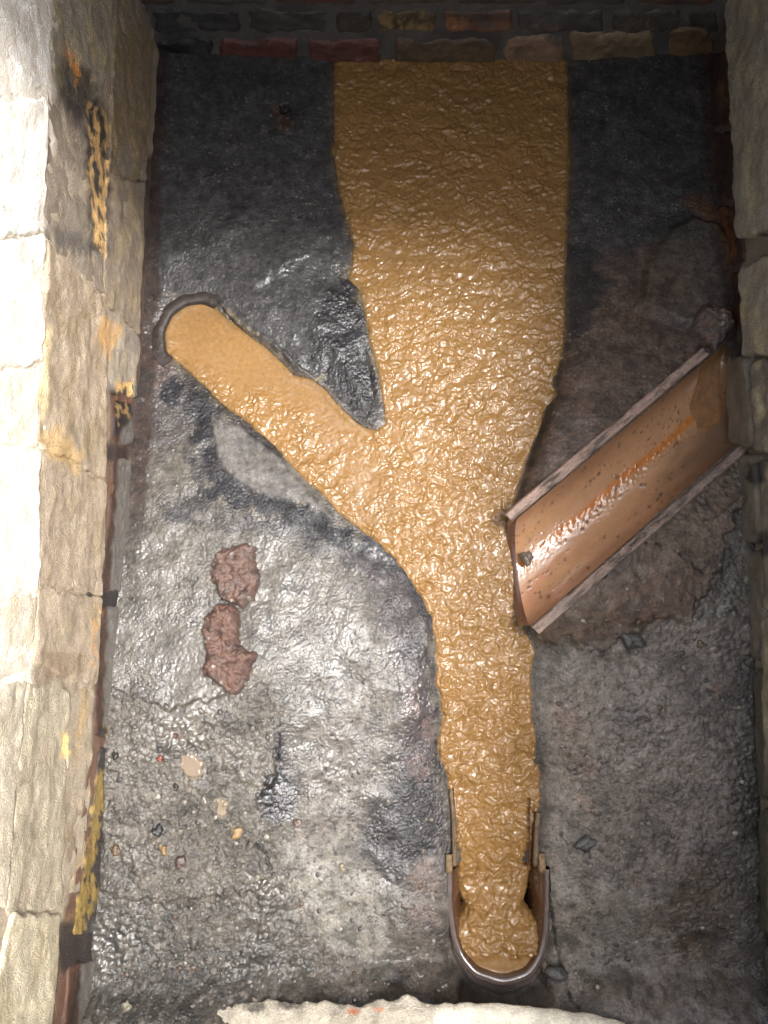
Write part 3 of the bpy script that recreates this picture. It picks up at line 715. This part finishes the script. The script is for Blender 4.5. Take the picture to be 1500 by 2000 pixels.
wob = .0015*fbm(sl*40, sl*0, 3, 261)
piece('rim', [ring(.010+.006*bt+wob, ZO-.012), ring(.008+.006*bt+wob, ZO-.005+.002*bt), ring(.0055+.005*bt+wob, ZO-.005+.006*bt), ring(.003+.003*bt, ZO-.005+.007*bt), ring(.001+wob*.4, ZO-.005+.006*bt), ring(0*bt, ZO-.006+.004*bt)], (92, 80, 76), .16, .3, 263)
piece('barrel', [ring(0*bt, ZO-.006+.004*bt), ring(-.003*(1-bt), ZO-.008), ring(-.008*(1-bt)-.001, ZO-.018), ring(-.012*(1-.9*bt)-.001, ZO-.028), ring(-.018*(1-.8*bt), ZO-.045), ring(-.022*(1-.6*bt), ZO-.08), ring(-.028+0*bt, ZO-.17)], (78, 52, 36), .2, .3, 265)
piece('socket', [ring(.008+.002*bt, ZO-.004), ring(.009+.012*bt+wob, ZO-.008), ring(.009+.022*bt+wob*2, ZO-.017), ring(.010+.028*bt+wob*2, ZO-.04)], (100, 90, 86), .24, .55, 267, .3)

# thin clay collar round the left inlet, dark concave shade painted in its colour
inlet = thing('inlet_pipe', 'clay pipe mouth at the wall end of the left sewage branch, concave shade painted dark brown', 'drain pipe')
ip = np.array([at(x, y, .004) for x, y in [(424, 590), (397, 580), (360, 585), (328, 606), (310, 645), (312, 690), (330, 706)]])
dl2 = np.r_[0, np.cumsum(np.linalg.norm(np.diff(ip, axis=0), axis=1))]; s2_ = np.linspace(0, dl2[-1], 70)
ic = np.stack([np.interp(s2_, dl2, ip[:, k]) for k in range(3)], -1)
for _ in range(12): ic[1:-1] = .25*ic[:-2]+.5*ic[1:-1]+.25*ic[2:]
tg = np.gradient(ic, axis=0); tg /= np.linalg.norm(tg, axis=1)[:, None]
ni = np.stack([-tg[:, 1], tg[:, 0], 0*tg[:, 0]], -1)
if ((ic-ic.mean(0))*ni).sum() < 0: ni = -ni
env = np.sin(np.pi*np.linspace(0, 1, 70))**.5
def collar(name, prof, c, seed):
    P = np.array([ic+ni*(o_-.006)+np.array([0, 0, 1])*(z_*env)[:, None] for o_, z_ in prof])
    P[..., 2] += .0012*fbm(P[..., 0]*60, P[..., 1]*90, 2, seed)
    cc = np.broadcast_to(lin(*c), P.shape)*(1+.3*fbm(P[..., 0]*70, P[..., 1]*70, 3, seed))[..., None]
    mesh_from(name, P.reshape(-1, 3), grid_faces(P.shape[0], 70), {'col': np.clip(cc, .008, .8).reshape(-1, 3), 'rough': np.full(P.shape[0]*70, .5), 'grit': np.full(P.shape[0]*70, .4)}, M_brick, inlet)
collar('rim', [(-.004, -.02), (-.001, -.001), (.003, .0004), (.010, .0000), (.018, -.004)], (62, 53, 49), 271)

# ------------------------------------------------------------------ walls
class Frame:
    def __init__(s, O, U, W):
        s.O = np.array(O, float); s.U = np.array(U, float); s.U /= np.linalg.norm(s.U)
        s.W = np.array(W, float); s.W /= np.linalg.norm(s.W)
    def hit(s, px, py, w=0.0):
        d = ray(px, py); C = np.array([0, 0, CH]); O = s.O+s.W*w
        t = ((O-C)@s.W)/(d@s.W); p = C+d*t
        return np.array([(p-s.O)@s.U, p[2]])
    def P(s, u, v, w):
        return s.O+u[..., None]*s.U+v[..., None]*np.array([0, 0, 1.])+w[..., None]*s.W
FL = Frame((-.4030, 0, 0), (.015, 1, 0), (1, -.015, 0))
FR = Frame((.556, 0, 0), (0, 1, 0), (-1, 0, 0))
FB = Frame((0, 1.0, 0), (1, 0, 0), (0, -1, 0))
FF = Frame((0, -.535, 0), (1, 0, 0), (0, 1, 0))

def block(name, frame, quad, parent, mat, c, seed, proud=.0, r=.014, amp=.004, res=.0035, c2=None, patches=(), rough=.62, grit_=.8, wob=.004, tilt=0.0, lay=0.0, depth=.045, var=.22, grow=0.0):
    """one stone or brick: quad = four (u,v) corners bl, br, tr, tl on the wall plane"""
    q = np.array(quad, float); qc = q.mean(0); q = q+np.sign(q-qc)*grow
    lu = max(np.linalg.norm(q[1]-q[0]), np.linalg.norm(q[2]-q[3])); lv = max(np.linalg.norm(q[3]-q[0]), np.linalg.norm(q[2]-q[1]))
    nu = int(np.clip(lu/res, 8, 110))+2; nv = int(np.clip(lv/res, 6, 90))+2
    a = np.r_[0, np.linspace(0, 1, nu-2), 1]; b = np.r_[0, np.linspace(0, 1, nv-2), 1]
    a, b = np.meshgrid(a, b)
    ea = np.minimum(a, 1-a)*lu; eb = np.minimum(b, 1-b)*lv
    pu = q[0]*((1-a)*(1-b))[..., None]+q[1]*(a*(1-b))[..., None]+q[2]*(a*b)[..., None]+q[3]*((1-a)*b)[..., None]
    u, v = pu[..., 0].copy(), pu[..., 1].copy()
    # wobbling outline
    u += wob*fbm(u*28+seed, v*28, 3, seed % 50+300)*(1+0*a); v += wob*fbm(u*28, v*28+seed, 3, seed % 50+310)
    e = np.minimum(ea, eb)
    # round off corners
    rr = np.clip(1-np.hypot(np.clip(1-ea/(2*r), 0, 1), np.clip(1-eb/(2*r), 0, 1)), 0, 1)*2*r
    e = np.minimum(e, rr)
    k = np.clip(e/r, 0, 1)
    w = proud-r*(1-np.sqrt(1-(1-k)**2))
    w = w+amp*fbm(u*18+seed, v*18, 4, 320)+amp*.22*fbm(u*90+seed, v*90, 3, 330)+tilt*(b-.5)
    if lay: w = w+lay*(np.abs(noise(v*38+.6*noise(u*7, v*7, 341)+seed, u*2.2, 343))-.25)
    rim_ = np.zeros(a.shape, bool); rim_[0, :] = rim_[-1, :] = rim_[:, 0] = rim_[:, -1] = True
    w = np.where(rim_, w-depth, w)
    P = frame.P(u, v, w)
    cc = np.broadcast_to(lin(*c), P.shape).copy()
    if c2:
        m_ = smooth(-.15, .45, fbm(u*16+seed, v*24, 4, 345))[..., None]*.8
        cc = cc*(1-m_)+lin(*c2)*m_
    cc *= (1+var*fbm(u*40+seed, v*60, 4, 347))[..., None]
    x, y = proj(P)
    rg = np.full(a.shape, rough)
    for pt in patches:
        poly, pc, f_, am, ns, op_ = pt[:6]
        m_ = smooth(f_, -f_, sdf(poly, x, y, 80)+am*fbm(x/ns, y/(ns*1.6), 3, 349))*op_
        if len(pt) > 6: m_ = m_*smooth(pt[6]-.08, pt[6]+.08, fbm(x/13+3, y/24+.4*fbm(x/9, y/9, 2, 353), 5, 351))
        m_ = m_[..., None]; cc = cc*(1-m_)+lin(*pc)*m_
        rg = rg - .15*m_[..., 0]
    Q = grid_faces(*a.shape)
    nrm = np.cross(P[1, 2]-P[1, 1], P[2, 1]-P[1, 1])
    if nrm@frame.W < 0: Q = Q[:, ::-1]
    return mesh_from(name, P.reshape(-1, 3), Q, {'col': np.clip(cc, .01, .85).reshape(-1, 3), 'rough': np.clip(rg, .15, 1).ravel(), 'grit': np.full(a.size, grit_)}, mat, parent)

def backing(name, frame, u0, u1, v0, v1, w, c, parent, seed, c2=(70, 62, 55), patches=(), holes=None, res=.008):
    u, v = np.meshgrid(np.arange(u0, u1, res), np.arange(v0, v1+res, res))
    ww = w+.004*fbm(u*30, v*30, 4, seed)
    P = frame.P(u, v, ww)
    m_ = smooth(-.1, .4, fbm(u*12, v*12, 4, seed+2))[..., None]*.7
    cc = lin(*c)*(1-m_)+lin(*c2)*m_
    x, y = proj(P)
    for pt in patches:
        poly, pc, f_, am, ns, op_ = pt[:6]
        k = smooth(f_, -f_, sdf(poly, x, y, 80)+am*fbm(x/ns, y/(ns*1.6), 3, 349))*op_
        if len(pt) > 6: k = k*smooth(pt[6]-.08, pt[6]+.08, fbm(x/13+3, y/24+.4*fbm(x/9, y/9, 2, 353), 5, 351))
        k = k[..., None]; cc = cc*(1-k)+lin(*pc)*k
    Q = grid_faces(*u.shape, keep=holes(u, v)[:-1, :-1] if holes else None)
    if np.cross(P[0, 1]-P[0, 0], P[1, 0]-P[0, 0])@frame.W < 0: Q = Q[:, ::-1]
    return mesh_from(name, P.reshape(-1, 3), Q, {'col': np.clip(cc, .01, .8).reshape(-1, 3), 'rough': np.full(u.size, .6), 'grit': np.full(u.size, .9)}, M_stone, parent)

WALL_H = .88
TAR, YEL = (44, 42, 44), (206, 168, 112)
# ---- left wall
lw = thing('stone_wall', 'pale rough sandstone wall on the left with brick bottom course and flaking yellow paint', 'wall', tuple(FL.O))
LP = [([(118, 120), (165, 130), (195, 190), (200, 225), (150, 240), (115, 200)], TAR, 14, 16, 16, .75),
      ([(170, 190), (212, 215), (214, 330), (208, 500), (180, 490), (168, 340)], TAR, 8, 10, 14, .85),
      ([(172, 200), (212, 225), (213, 330), (206, 500), (184, 480), (172, 340)], YEL, 5, 6, 12, .95, -.02),
      ([(125, 90), (140, 85), (158, 150), (148, 165)], (210, 140, 70), 5, 6, 10, .8, 0),
      ([(90, 430), (160, 460), (190, 500), (150, 500), (100, 470)], (84, 80, 76), 10, 12, 14, .7),
      ([(218, 760), (262, 740), (255, 820), (235, 840), (218, 860)], TAR, 5, 6, 12, .9),
      ([(222, 745), (262, 740), (256, 815), (232, 830)], YEL, 4, 6, 10, .95, .06),
      ([(70, 850), (110, 830), (165, 890), (150, 925), (90, 890)], (190, 158, 104), 10, 12, 16, .6),
      ([(85, 640), (100, 640), (92, 800), (80, 830)], (226, 204, 160), 5, 8, 16, .7),
      ([(182, 1180), (200, 1190), (185, 1330), (176, 1280)], (190, 146, 96), 4, 7, 9, .7, .0),
      ([(196, 1420), (216, 1420), (212, 1540), (200, 1660), (205, 1740), (175, 1830), (125, 1840), (128, 1790), (165, 1700), (180, 1580)], TAR, 7, 8, 14, .8),
      ([(194, 1500), (206, 1505), (200, 1600), (180, 1700), (200, 1745), (170, 1800), (158, 1835), (130, 1838), (128, 1790), (150, 1770), (166, 1690), (180, 1580)], (190, 160, 92), 4, 6, 12, .95, -.32),
      ([(203, 1415), (216, 1420), (208, 1460), (200, 1450)], (190, 158, 90), 3, 4, 8, .9, -.1),
      ([(122, 1430), (138, 1440), (138, 1480), (120, 1485)], (226, 190, 118), 3, 4, 8, .9, -.2),
      ([(118, 1835), (170, 1830), (150, 1880), (122, 1890)], (34, 31, 32), 6, 6, 12, .9),
      ([(140, 1860), (170, 1850), (150, 1900), (120, 2010), (115, 1960)], (118, 84, 66), 7, 8, 12, .75),
      ([(80, 1270), (165, 1275), (170, 1310), (100, 1330)], (112, 92, 70), 9, 10, 16, .55),  # shadow in the stone notch, painted brown
      ([(225, 70), (300, 60), (300, 330), (210, 250)], (126, 108, 70), 20, 20, 24, .45),
      ([(200, 620), (240, 640), (215, 700), (190, 660)], (210, 160, 90), 8, 10, 12, .5)]
def lq(*pts): return [FL.hit(x, y) for x, y in pts]
# corners: bl (near, low), br (far, low), tr (far, high), tl (near, high); far = top of the photo
SAND, SAND2 = (156, 141, 122), (128, 116, 102)
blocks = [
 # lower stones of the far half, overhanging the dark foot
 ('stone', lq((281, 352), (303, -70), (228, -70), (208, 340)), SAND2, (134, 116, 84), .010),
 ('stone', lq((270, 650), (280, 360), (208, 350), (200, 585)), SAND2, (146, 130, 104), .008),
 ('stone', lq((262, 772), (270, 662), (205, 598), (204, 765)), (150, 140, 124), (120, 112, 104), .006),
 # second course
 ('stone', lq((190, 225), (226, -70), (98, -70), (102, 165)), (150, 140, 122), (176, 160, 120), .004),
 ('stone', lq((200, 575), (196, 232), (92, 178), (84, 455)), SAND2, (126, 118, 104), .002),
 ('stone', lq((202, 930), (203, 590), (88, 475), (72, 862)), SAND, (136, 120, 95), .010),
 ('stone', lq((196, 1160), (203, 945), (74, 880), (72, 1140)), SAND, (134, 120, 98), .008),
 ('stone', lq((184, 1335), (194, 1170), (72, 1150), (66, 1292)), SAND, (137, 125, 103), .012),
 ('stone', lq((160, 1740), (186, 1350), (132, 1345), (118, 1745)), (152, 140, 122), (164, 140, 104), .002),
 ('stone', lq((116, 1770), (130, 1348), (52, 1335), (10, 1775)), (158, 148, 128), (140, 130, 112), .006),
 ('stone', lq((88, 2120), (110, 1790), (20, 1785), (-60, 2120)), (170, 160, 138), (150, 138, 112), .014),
 # third course near the opening, its bright light painted in as whitish colour
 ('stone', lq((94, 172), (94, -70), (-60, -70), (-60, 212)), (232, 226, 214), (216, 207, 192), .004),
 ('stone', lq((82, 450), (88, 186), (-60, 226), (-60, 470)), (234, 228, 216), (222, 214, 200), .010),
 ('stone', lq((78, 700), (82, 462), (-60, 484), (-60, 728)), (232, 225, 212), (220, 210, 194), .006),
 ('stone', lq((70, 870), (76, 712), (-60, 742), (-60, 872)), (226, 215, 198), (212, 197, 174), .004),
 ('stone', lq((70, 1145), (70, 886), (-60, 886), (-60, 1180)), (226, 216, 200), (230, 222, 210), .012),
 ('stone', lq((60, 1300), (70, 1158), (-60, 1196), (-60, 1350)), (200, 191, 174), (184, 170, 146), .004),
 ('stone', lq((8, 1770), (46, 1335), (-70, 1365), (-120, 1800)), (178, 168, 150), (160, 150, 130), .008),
]
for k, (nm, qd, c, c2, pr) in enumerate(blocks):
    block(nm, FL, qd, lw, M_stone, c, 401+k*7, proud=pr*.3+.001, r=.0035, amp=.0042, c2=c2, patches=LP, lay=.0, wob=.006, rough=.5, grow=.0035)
# upper courses up to the opening (outside the frame)
rs = np.random.RandomState(5); vv = .52
while vv < WALL_H-.04:
    u = -.60; hh = rs.uniform(.13, .18); hh = min(hh, WALL_H-vv)
    while u < 1.05:
        L_ = rs.uniform(.2, .34)
        block('stone', FL, [(u, vv), (u+L_-.012, vv), (u+L_-.012, vv+hh-.012), (u, vv+hh-.012)], lw, M_stone, (186, 172, 146), int(rs.randint(1e4)), r=.016, amp=.006, res=.012, c2=(160, 146, 120))
        u += L_
    vv += hh
bricks = [lq((258, 872), (262, 784), (219, 778), (217, 868)), lq((240, 1158), (256, 896), (219, 888), (192, 1158)),
          lq((222, 1442), (238, 1184), (190, 1182), (180, 1440)), lq((186, 1828), (220, 1458), (194, 1456), (136, 1828)),
          lq((190, 2110), (186, 1872), (130, 1880), (110, 2110))]
for k, qd in enumerate(bricks):
    grey = ([(400, 2200), (300, 600), (238, 720), (233, 900), (214, 1150), (206, 1300), (200, 1440), (176, 1640), (160, 1800), (158, 1900), (140, 2200)], (148, 143, 136), 5, 5, 20, .92)
    block('brick', FL, qd, lw, M_brick, (100, 76, 64), 601+k*11, proud=.004, r=.009, amp=.003, res=.003, c2=(84, 68, 60), patches=[grey]+LP, rough=.55, wob=.003)
backing('mortar', FL, -.62, 1.03, -.10, WALL_H, .0008, (158, 145, 126), lw, 501, (124, 110, 92),  # first patch paints the upper wall's glare as near-white mortar
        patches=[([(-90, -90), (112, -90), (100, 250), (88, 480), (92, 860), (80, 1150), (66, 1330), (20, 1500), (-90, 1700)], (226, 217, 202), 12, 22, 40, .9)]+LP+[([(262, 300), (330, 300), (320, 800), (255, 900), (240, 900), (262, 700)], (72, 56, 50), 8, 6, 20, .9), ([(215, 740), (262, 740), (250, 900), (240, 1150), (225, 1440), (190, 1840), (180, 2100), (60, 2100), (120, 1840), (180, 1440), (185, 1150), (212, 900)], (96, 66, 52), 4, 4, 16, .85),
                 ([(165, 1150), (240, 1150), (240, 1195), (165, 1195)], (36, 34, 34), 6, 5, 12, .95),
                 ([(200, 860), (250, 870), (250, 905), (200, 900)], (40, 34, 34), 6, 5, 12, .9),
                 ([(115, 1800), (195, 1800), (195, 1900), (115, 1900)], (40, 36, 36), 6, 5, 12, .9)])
tag(lw)
# ---- right wall
rw = thing('stone_wall', 'grey shaded stone wall on the right edge with black lower bricks', 'wall', tuple(FR.O))
def rq(*pts): return [FR.hit(x, y) for x, y in pts]
RP = [([(1462, 905), (1490, 900), (1498, 940), (1475, 955), (1458, 935)], (40, 40, 42), 5, 6, 12, .9),
      ([(1475, 1040), (1510, 1030), (1510, 1080), (1488, 1090)], (40, 40, 42), 6, 6, 12, .85),
      ([(1480, 455), (1510, 440), (1510, 490), (1475, 510)], (40, 38, 44), 6, 6, 12, .85),
      ([(1440, 0), (1460, 0), (1450, 460), (1436, 430)], (110, 106, 92), 8, 8, 16, .5)]
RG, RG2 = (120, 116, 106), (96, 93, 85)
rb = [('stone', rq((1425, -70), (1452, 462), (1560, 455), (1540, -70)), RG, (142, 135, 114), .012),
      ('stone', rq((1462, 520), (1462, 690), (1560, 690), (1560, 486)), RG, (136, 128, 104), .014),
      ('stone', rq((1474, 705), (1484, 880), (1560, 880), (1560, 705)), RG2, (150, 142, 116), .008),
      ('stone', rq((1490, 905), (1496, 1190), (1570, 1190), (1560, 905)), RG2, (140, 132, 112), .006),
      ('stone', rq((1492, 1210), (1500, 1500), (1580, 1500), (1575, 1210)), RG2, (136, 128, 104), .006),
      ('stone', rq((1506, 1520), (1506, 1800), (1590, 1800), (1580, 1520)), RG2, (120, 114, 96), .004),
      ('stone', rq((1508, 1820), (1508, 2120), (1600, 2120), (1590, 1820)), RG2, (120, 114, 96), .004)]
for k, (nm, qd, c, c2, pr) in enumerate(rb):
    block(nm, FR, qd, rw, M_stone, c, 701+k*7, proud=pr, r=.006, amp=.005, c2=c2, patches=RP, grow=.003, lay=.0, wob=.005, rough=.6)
# smooth grey mortar-faced bricks of the bottom course beside and below the half-pipe
gb = [rq((1424, 700), (1432, 870), (1482, 880), (1468, 690)), rq((1436, 885), (1450, 1060), (1494, 1060), (1484, 890)),
      rq((1452, 1075), (1468, 1290), (1500, 1290), (1494, 1072)), rq((1472, 1305), (1480, 1560), (1506, 1560), (1500, 1302)),
      rq((1482, 1575), (1486, 1830), (1508, 1830), (1507, 1572)), rq((1488, 1845), (1490, 2110), (1510, 2110), (1508, 1842))]
for k, qd in enumerate(gb):
    block('brick', FR, qd, rw, M_brick, (132, 126, 114) if k < 3 else (104, 100, 90), 731+k*7, proud=.010 if k < 2 else .004, r=.010, amp=.003, res=.003, c2=(112, 106, 92), patches=RP, rough=.5, wob=.004)
# dark bricks of the far half
db = [rq((1364, 105), (1376, 250), (1432, 245), (1424, 95)), rq((1377, 260), (1392, 392), (1440, 392), (1433, 255)), rq((1393, 402), (1412, 520), (1452, 515), (1441, 402)),
      rq((1413, 530), (1426, 640), (1460, 640), (1454, 526))]
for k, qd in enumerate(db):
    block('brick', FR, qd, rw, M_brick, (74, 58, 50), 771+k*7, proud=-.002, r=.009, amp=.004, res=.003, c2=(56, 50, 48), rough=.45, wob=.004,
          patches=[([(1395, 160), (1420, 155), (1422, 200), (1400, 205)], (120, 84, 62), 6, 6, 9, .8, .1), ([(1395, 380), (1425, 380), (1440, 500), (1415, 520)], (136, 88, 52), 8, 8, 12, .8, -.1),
                   ([(1420, 590), (1460, 600), (1450, 680), (1425, 680)], (120, 64, 44), 6, 6, 12, .8)])
vv = .27
rs = np.random.RandomState(9)
while vv < WALL_H-.04:
    u = -.60; hh = min(rs.uniform(.13, .18), WALL_H-vv)
    while u < 1.05:
        L_ = rs.uniform(.2, .34)
        block('stone', FR, [(u, vv), (u+L_-.012, vv), (u+L_-.012, vv+hh-.012), (u, vv+hh-.012)], rw, M_stone, (160, 150, 128), int(rs.randint(1e4)), r=.016, amp=.006, res=.012, c2=(136, 126, 106))
        u += L_
    vv += hh
pc_ = (at(1436, 770, .02)[1], .0)
backing('mortar', FR, -.62, 1.03, -.10, WALL_H, -.006, (112, 105, 93), rw, 511, (82, 76, 68), patches=[([(1330, -80), (1436, -80), (1448, 480), (1462, 690), (1400, 690), (1350, 300)], (60, 51, 46), 5, 5, 20, .95)],
        holes=lambda u, v: ~(np.hypot(u-pc_[0], v-.035) < .07))
# ---- back wall of bricks
bw = thing('brick_wall', 'grimy brick wall across the far end with red and buff bricks showing', 'wall', tuple(FB.O))
def bq(x0, x1, y0, y1, sk=0):
    return [FB.hit(x0, y1), FB.hit(x1, y1), FB.hit(x1+sk, y0), FB.hit(x0-sk, y0)]
bl = [(300, 414, 76, 124, (48, 46, 46), None), (430, 582, 74, 120, (112, 70, 64), (84, 60, 56)), (600, 745, 74, 124, (114, 72, 66), (90, 62, 58)),
      (768, 968, 74, 122, (104, 88, 70), (84, 74, 66)), (986, 1098, 66, 112, (146, 122, 100), (96, 86, 78)), (1114, 1280, 58, 106, (138, 118, 92), (112, 98, 80)),
      (1304, 1390, 52, 96, (116, 90, 62), (92, 74, 56))]
for k, (x0, x1, y0, y1, c, c2) in enumerate(bl):
    block('brick', FB, bq(x0, x1, y0, y1+14), bw, M_brick, c, 801+k*9, proud=.004, r=.008, amp=.005, res=.003, c2=c2 or (70, 68, 66), rough=.45, wob=.009, var=.5)
b2 = [(300, 470, (66, 65, 64), None), (484, 640, (76, 75, 73), (62, 61, 60)), (652, 728, (74, 70, 64), (54, 52, 50)), (742, 852, (104, 90, 68), (58, 54, 50)), (866, 1000, (126, 92, 74), (76, 70, 68)),
      (1014, 1180, (84, 82, 80), (70, 68, 66)), (1194, 1330, (84, 80, 74), (70, 66, 62)), (1344, 1400, (70, 64, 58), None)]
for k, (x0, x1, c, c2) in enumerate(b2):
    pt = [([(742, 28), (852, 26), (852, 72), (742, 74)], (158, 134, 92), 6, 10, 9, .75, .0), ([(866, 36), (910, 34), (905, 74), (866, 74)], (160, 112, 80), 6, 8, 9, .85, -.1),
          ([(985, 50), (1095, 44), (1110, 80), (985, 90)], (140, 118, 98), 6, 8, 12, .5, .0), ([(1225, 36), (1270, 34), (1262, 64), (1222, 64)], (140, 112, 78), 5, 6, 9, .8, .1)]
    block('brick', FB, bq(x0, x1, 20, 62), bw, M_brick, c, 871+k*9, proud=.002, r=.005, amp=.004, res=.003, c2=c2, rough=.5, wob=.008, patches=pt, var=.5)
vv = .118; kk = 0
while vv < WALL_H-.03:
    u = -.46+(.06 if kk % 2 else 0)
    while u < .62:
        block('brick', FB, [(u, vv), (u+.13, vv), (u+.13, vv+.052), (u, vv+.052)], bw, M_brick, ((86, 82, 78), (104, 72, 60), (92, 84, 72))[(kk*3+int(u*50)) % 3], int((u+2)*1000+kk*31), proud=.003, r=.007, amp=.003, res=.005 if vv < .2 else .013, c2=(72, 70, 68))
        u += .143
    vv += .063; kk += 1
backing('mortar', FB, -.46, .62, -.06, WALL_H, -.0005, (68, 66, 63), bw, 521, (44, 43, 43))
# ---- front wall with a pale ledge
fw = thing('stone_wall', 'pale grey stone and mortar ledge of the near wall along the bottom edge', 'wall', tuple(FF.O))
def ledge(name, prof_px, zt, c, c2, seed, smooth_):
    fr = np.array([at(x, y+10, zt) for x, y in prof_px])
    xs = np.arange(fr[0, 0], fr[-1, 0], .003); yf = np.interp(xs, fr[:, 0], fr[:, 1])
    yf = yf + (.0035 if not smooth_ else .002)*fbm(xs*45, xs*0, 4, seed)
    t = np.linspace(0, 1, 46)[:, None]
    x = xs[None, :]+0*t
    # lower front -> rounded nose -> top running back into the wall
    ang = np.clip((t-.25)/.3, 0, 1)*np.pi/2; rn = .022
    y = np.where(t < .25, yf[None, :]-.11*((.25-t)/.25)**.8, np.where(t < .55, yf-rn+rn*np.cos(ang), yf-rn-(t-.55)/.45*.20))
    z = np.where(t < .25, zt-rn-(.25-t)/.25*.14, np.where(t < .55, zt-rn+rn*np.sin(ang), zt))
    a_ = .0050 if not smooth_ else .0025
    z = z+a_*fbm(x*40, y*40, 4, seed+1)+a_*.5*np.abs(noise(x*150, y*150, seed+2)); y = y+a_*fbm(x*45, z*45, 3, seed+3)*(t < .5)
    P = np.stack([x, y, z], -1)
    m_ = smooth(-.1, .4, fbm(x*25, y*25+z*20, 4, seed+4))[..., None]*.7
    cc = lin(*c)*(1-m_)+lin(*c2)*m_
    X_, Y_ = proj(P)
    for (qx, qy, r_, c_) in ((500, 1968, 14, (60, 56, 52)), (560, 1962, 14, (70, 66, 62)), (690, 1975, 9, (170, 96, 60)), (740, 1972, 6, (190, 110, 60))):
        k_ = (smooth(r_, r_*.4, np.hypot((X_-qx)/2, Y_-qy)+4*fbm(X_/8, Y_/8, 2, 9))*.8)[..., None]; cc = cc*(1-k_)+lin(*c_)*k_
    return mesh_from(name, P.reshape(-1, 3), grid_faces(*x.shape), {'col': np.clip(cc, .02, .8).reshape(-1, 3), 'rough': np.full(x.size, .6), 'grit': np.full(x.size, .9 if not smooth_ else .5)}, M_stone, fw)
ledge('ledge_stone', [(330, 2040), (372, 1992), (430, 1966), (520, 1956), (640, 1962), (700, 1968), (762, 1952), (800, 1950), (838, 1960), (900, 1985)], .045, (186, 178, 162), (150, 142, 128), 551, False)
ledge('ledge_stone', [(790, 1985), (836, 1966), (900, 1960), (985, 1964), (1100, 1974), (1180, 1986), (1230, 2002), (1260, 2040)], .047, (192, 186, 170), (168, 162, 148), 561, True)
rs = np.random.RandomState(19); vv = .112
while vv < WALL_H-.04:
    u = -.46; hh = min(rs.uniform(.13, .18), WALL_H-vv)
    while u < .62:
        L_ = rs.uniform(.2, .34)
        block('stone', FF, [(u, vv), (u+L_-.012, vv), (u+L_-.012, vv+hh-.012), (u, vv+hh-.012)], fw, M_stone, (170, 160, 138), int(rs.randint(1e4)), r=.016, amp=.006, res=.012, c2=(146, 136, 116))
        u += L_
    vv += hh
backing('mortar', FF, -.46, .62, -.12, WALL_H, -.012, (90, 84, 76), fw, 531, (62, 57, 52))
for wobj in (lw, rw, bw, fw):      # children were built in world space
    for ch in wobj.children: ch.matrix_parent_inverse = wobj.matrix_world.inverted()
bpy.context.view_layer.update()
for wobj in (lw, rw, bw, fw):
    for ch in wobj.children: ch.matrix_parent_inverse = wobj.matrix_world.inverted()

# ------------------------------------------------------------------ unseen slab added to darken the far end, and the paving round the opening
def box(name, x0, x1, y0, y1, z0, z1, c, kind):
    v = [(x, y, z) for z in (z0, z1) for y in (y0, y1) for x in (x0, x1)]
    q = [(0, 2, 3, 1), (4, 5, 7, 6), (0, 1, 5, 4), (2, 6, 7, 3), (0, 4, 6, 2), (1, 3, 7, 5)]
    o = mesh_from(name, v, q, {'col': np.broadcast_to(lin(*c), (8, 3)), 'rough': np.full(8, .8), 'grit': np.full(8, .8)}, M_stone, smoothed=False)
    tag(o, kind=kind); return o
SLAB_Y = .60
box('shade_slab', -.46, .62, SLAB_Y, 1.06, WALL_H-.04, WALL_H+.09, (84, 80, 76), 'structure')
zt = WALL_H+.005
box('pavement', -6, -.40, -6, 6, zt, zt+.09, (132, 128, 120), 'structure')
box('pavement', .553, 6, -6, 6, zt, zt+.09, (132, 128, 120), 'structure')
box('pavement', -.3995, .5525, 1.062, 6, zt, zt+.09, (132, 128, 120), 'structure')
box('pavement', -.3995, .5525, -6, -.53, zt, zt+.09, (132, 128, 120), 'structure')
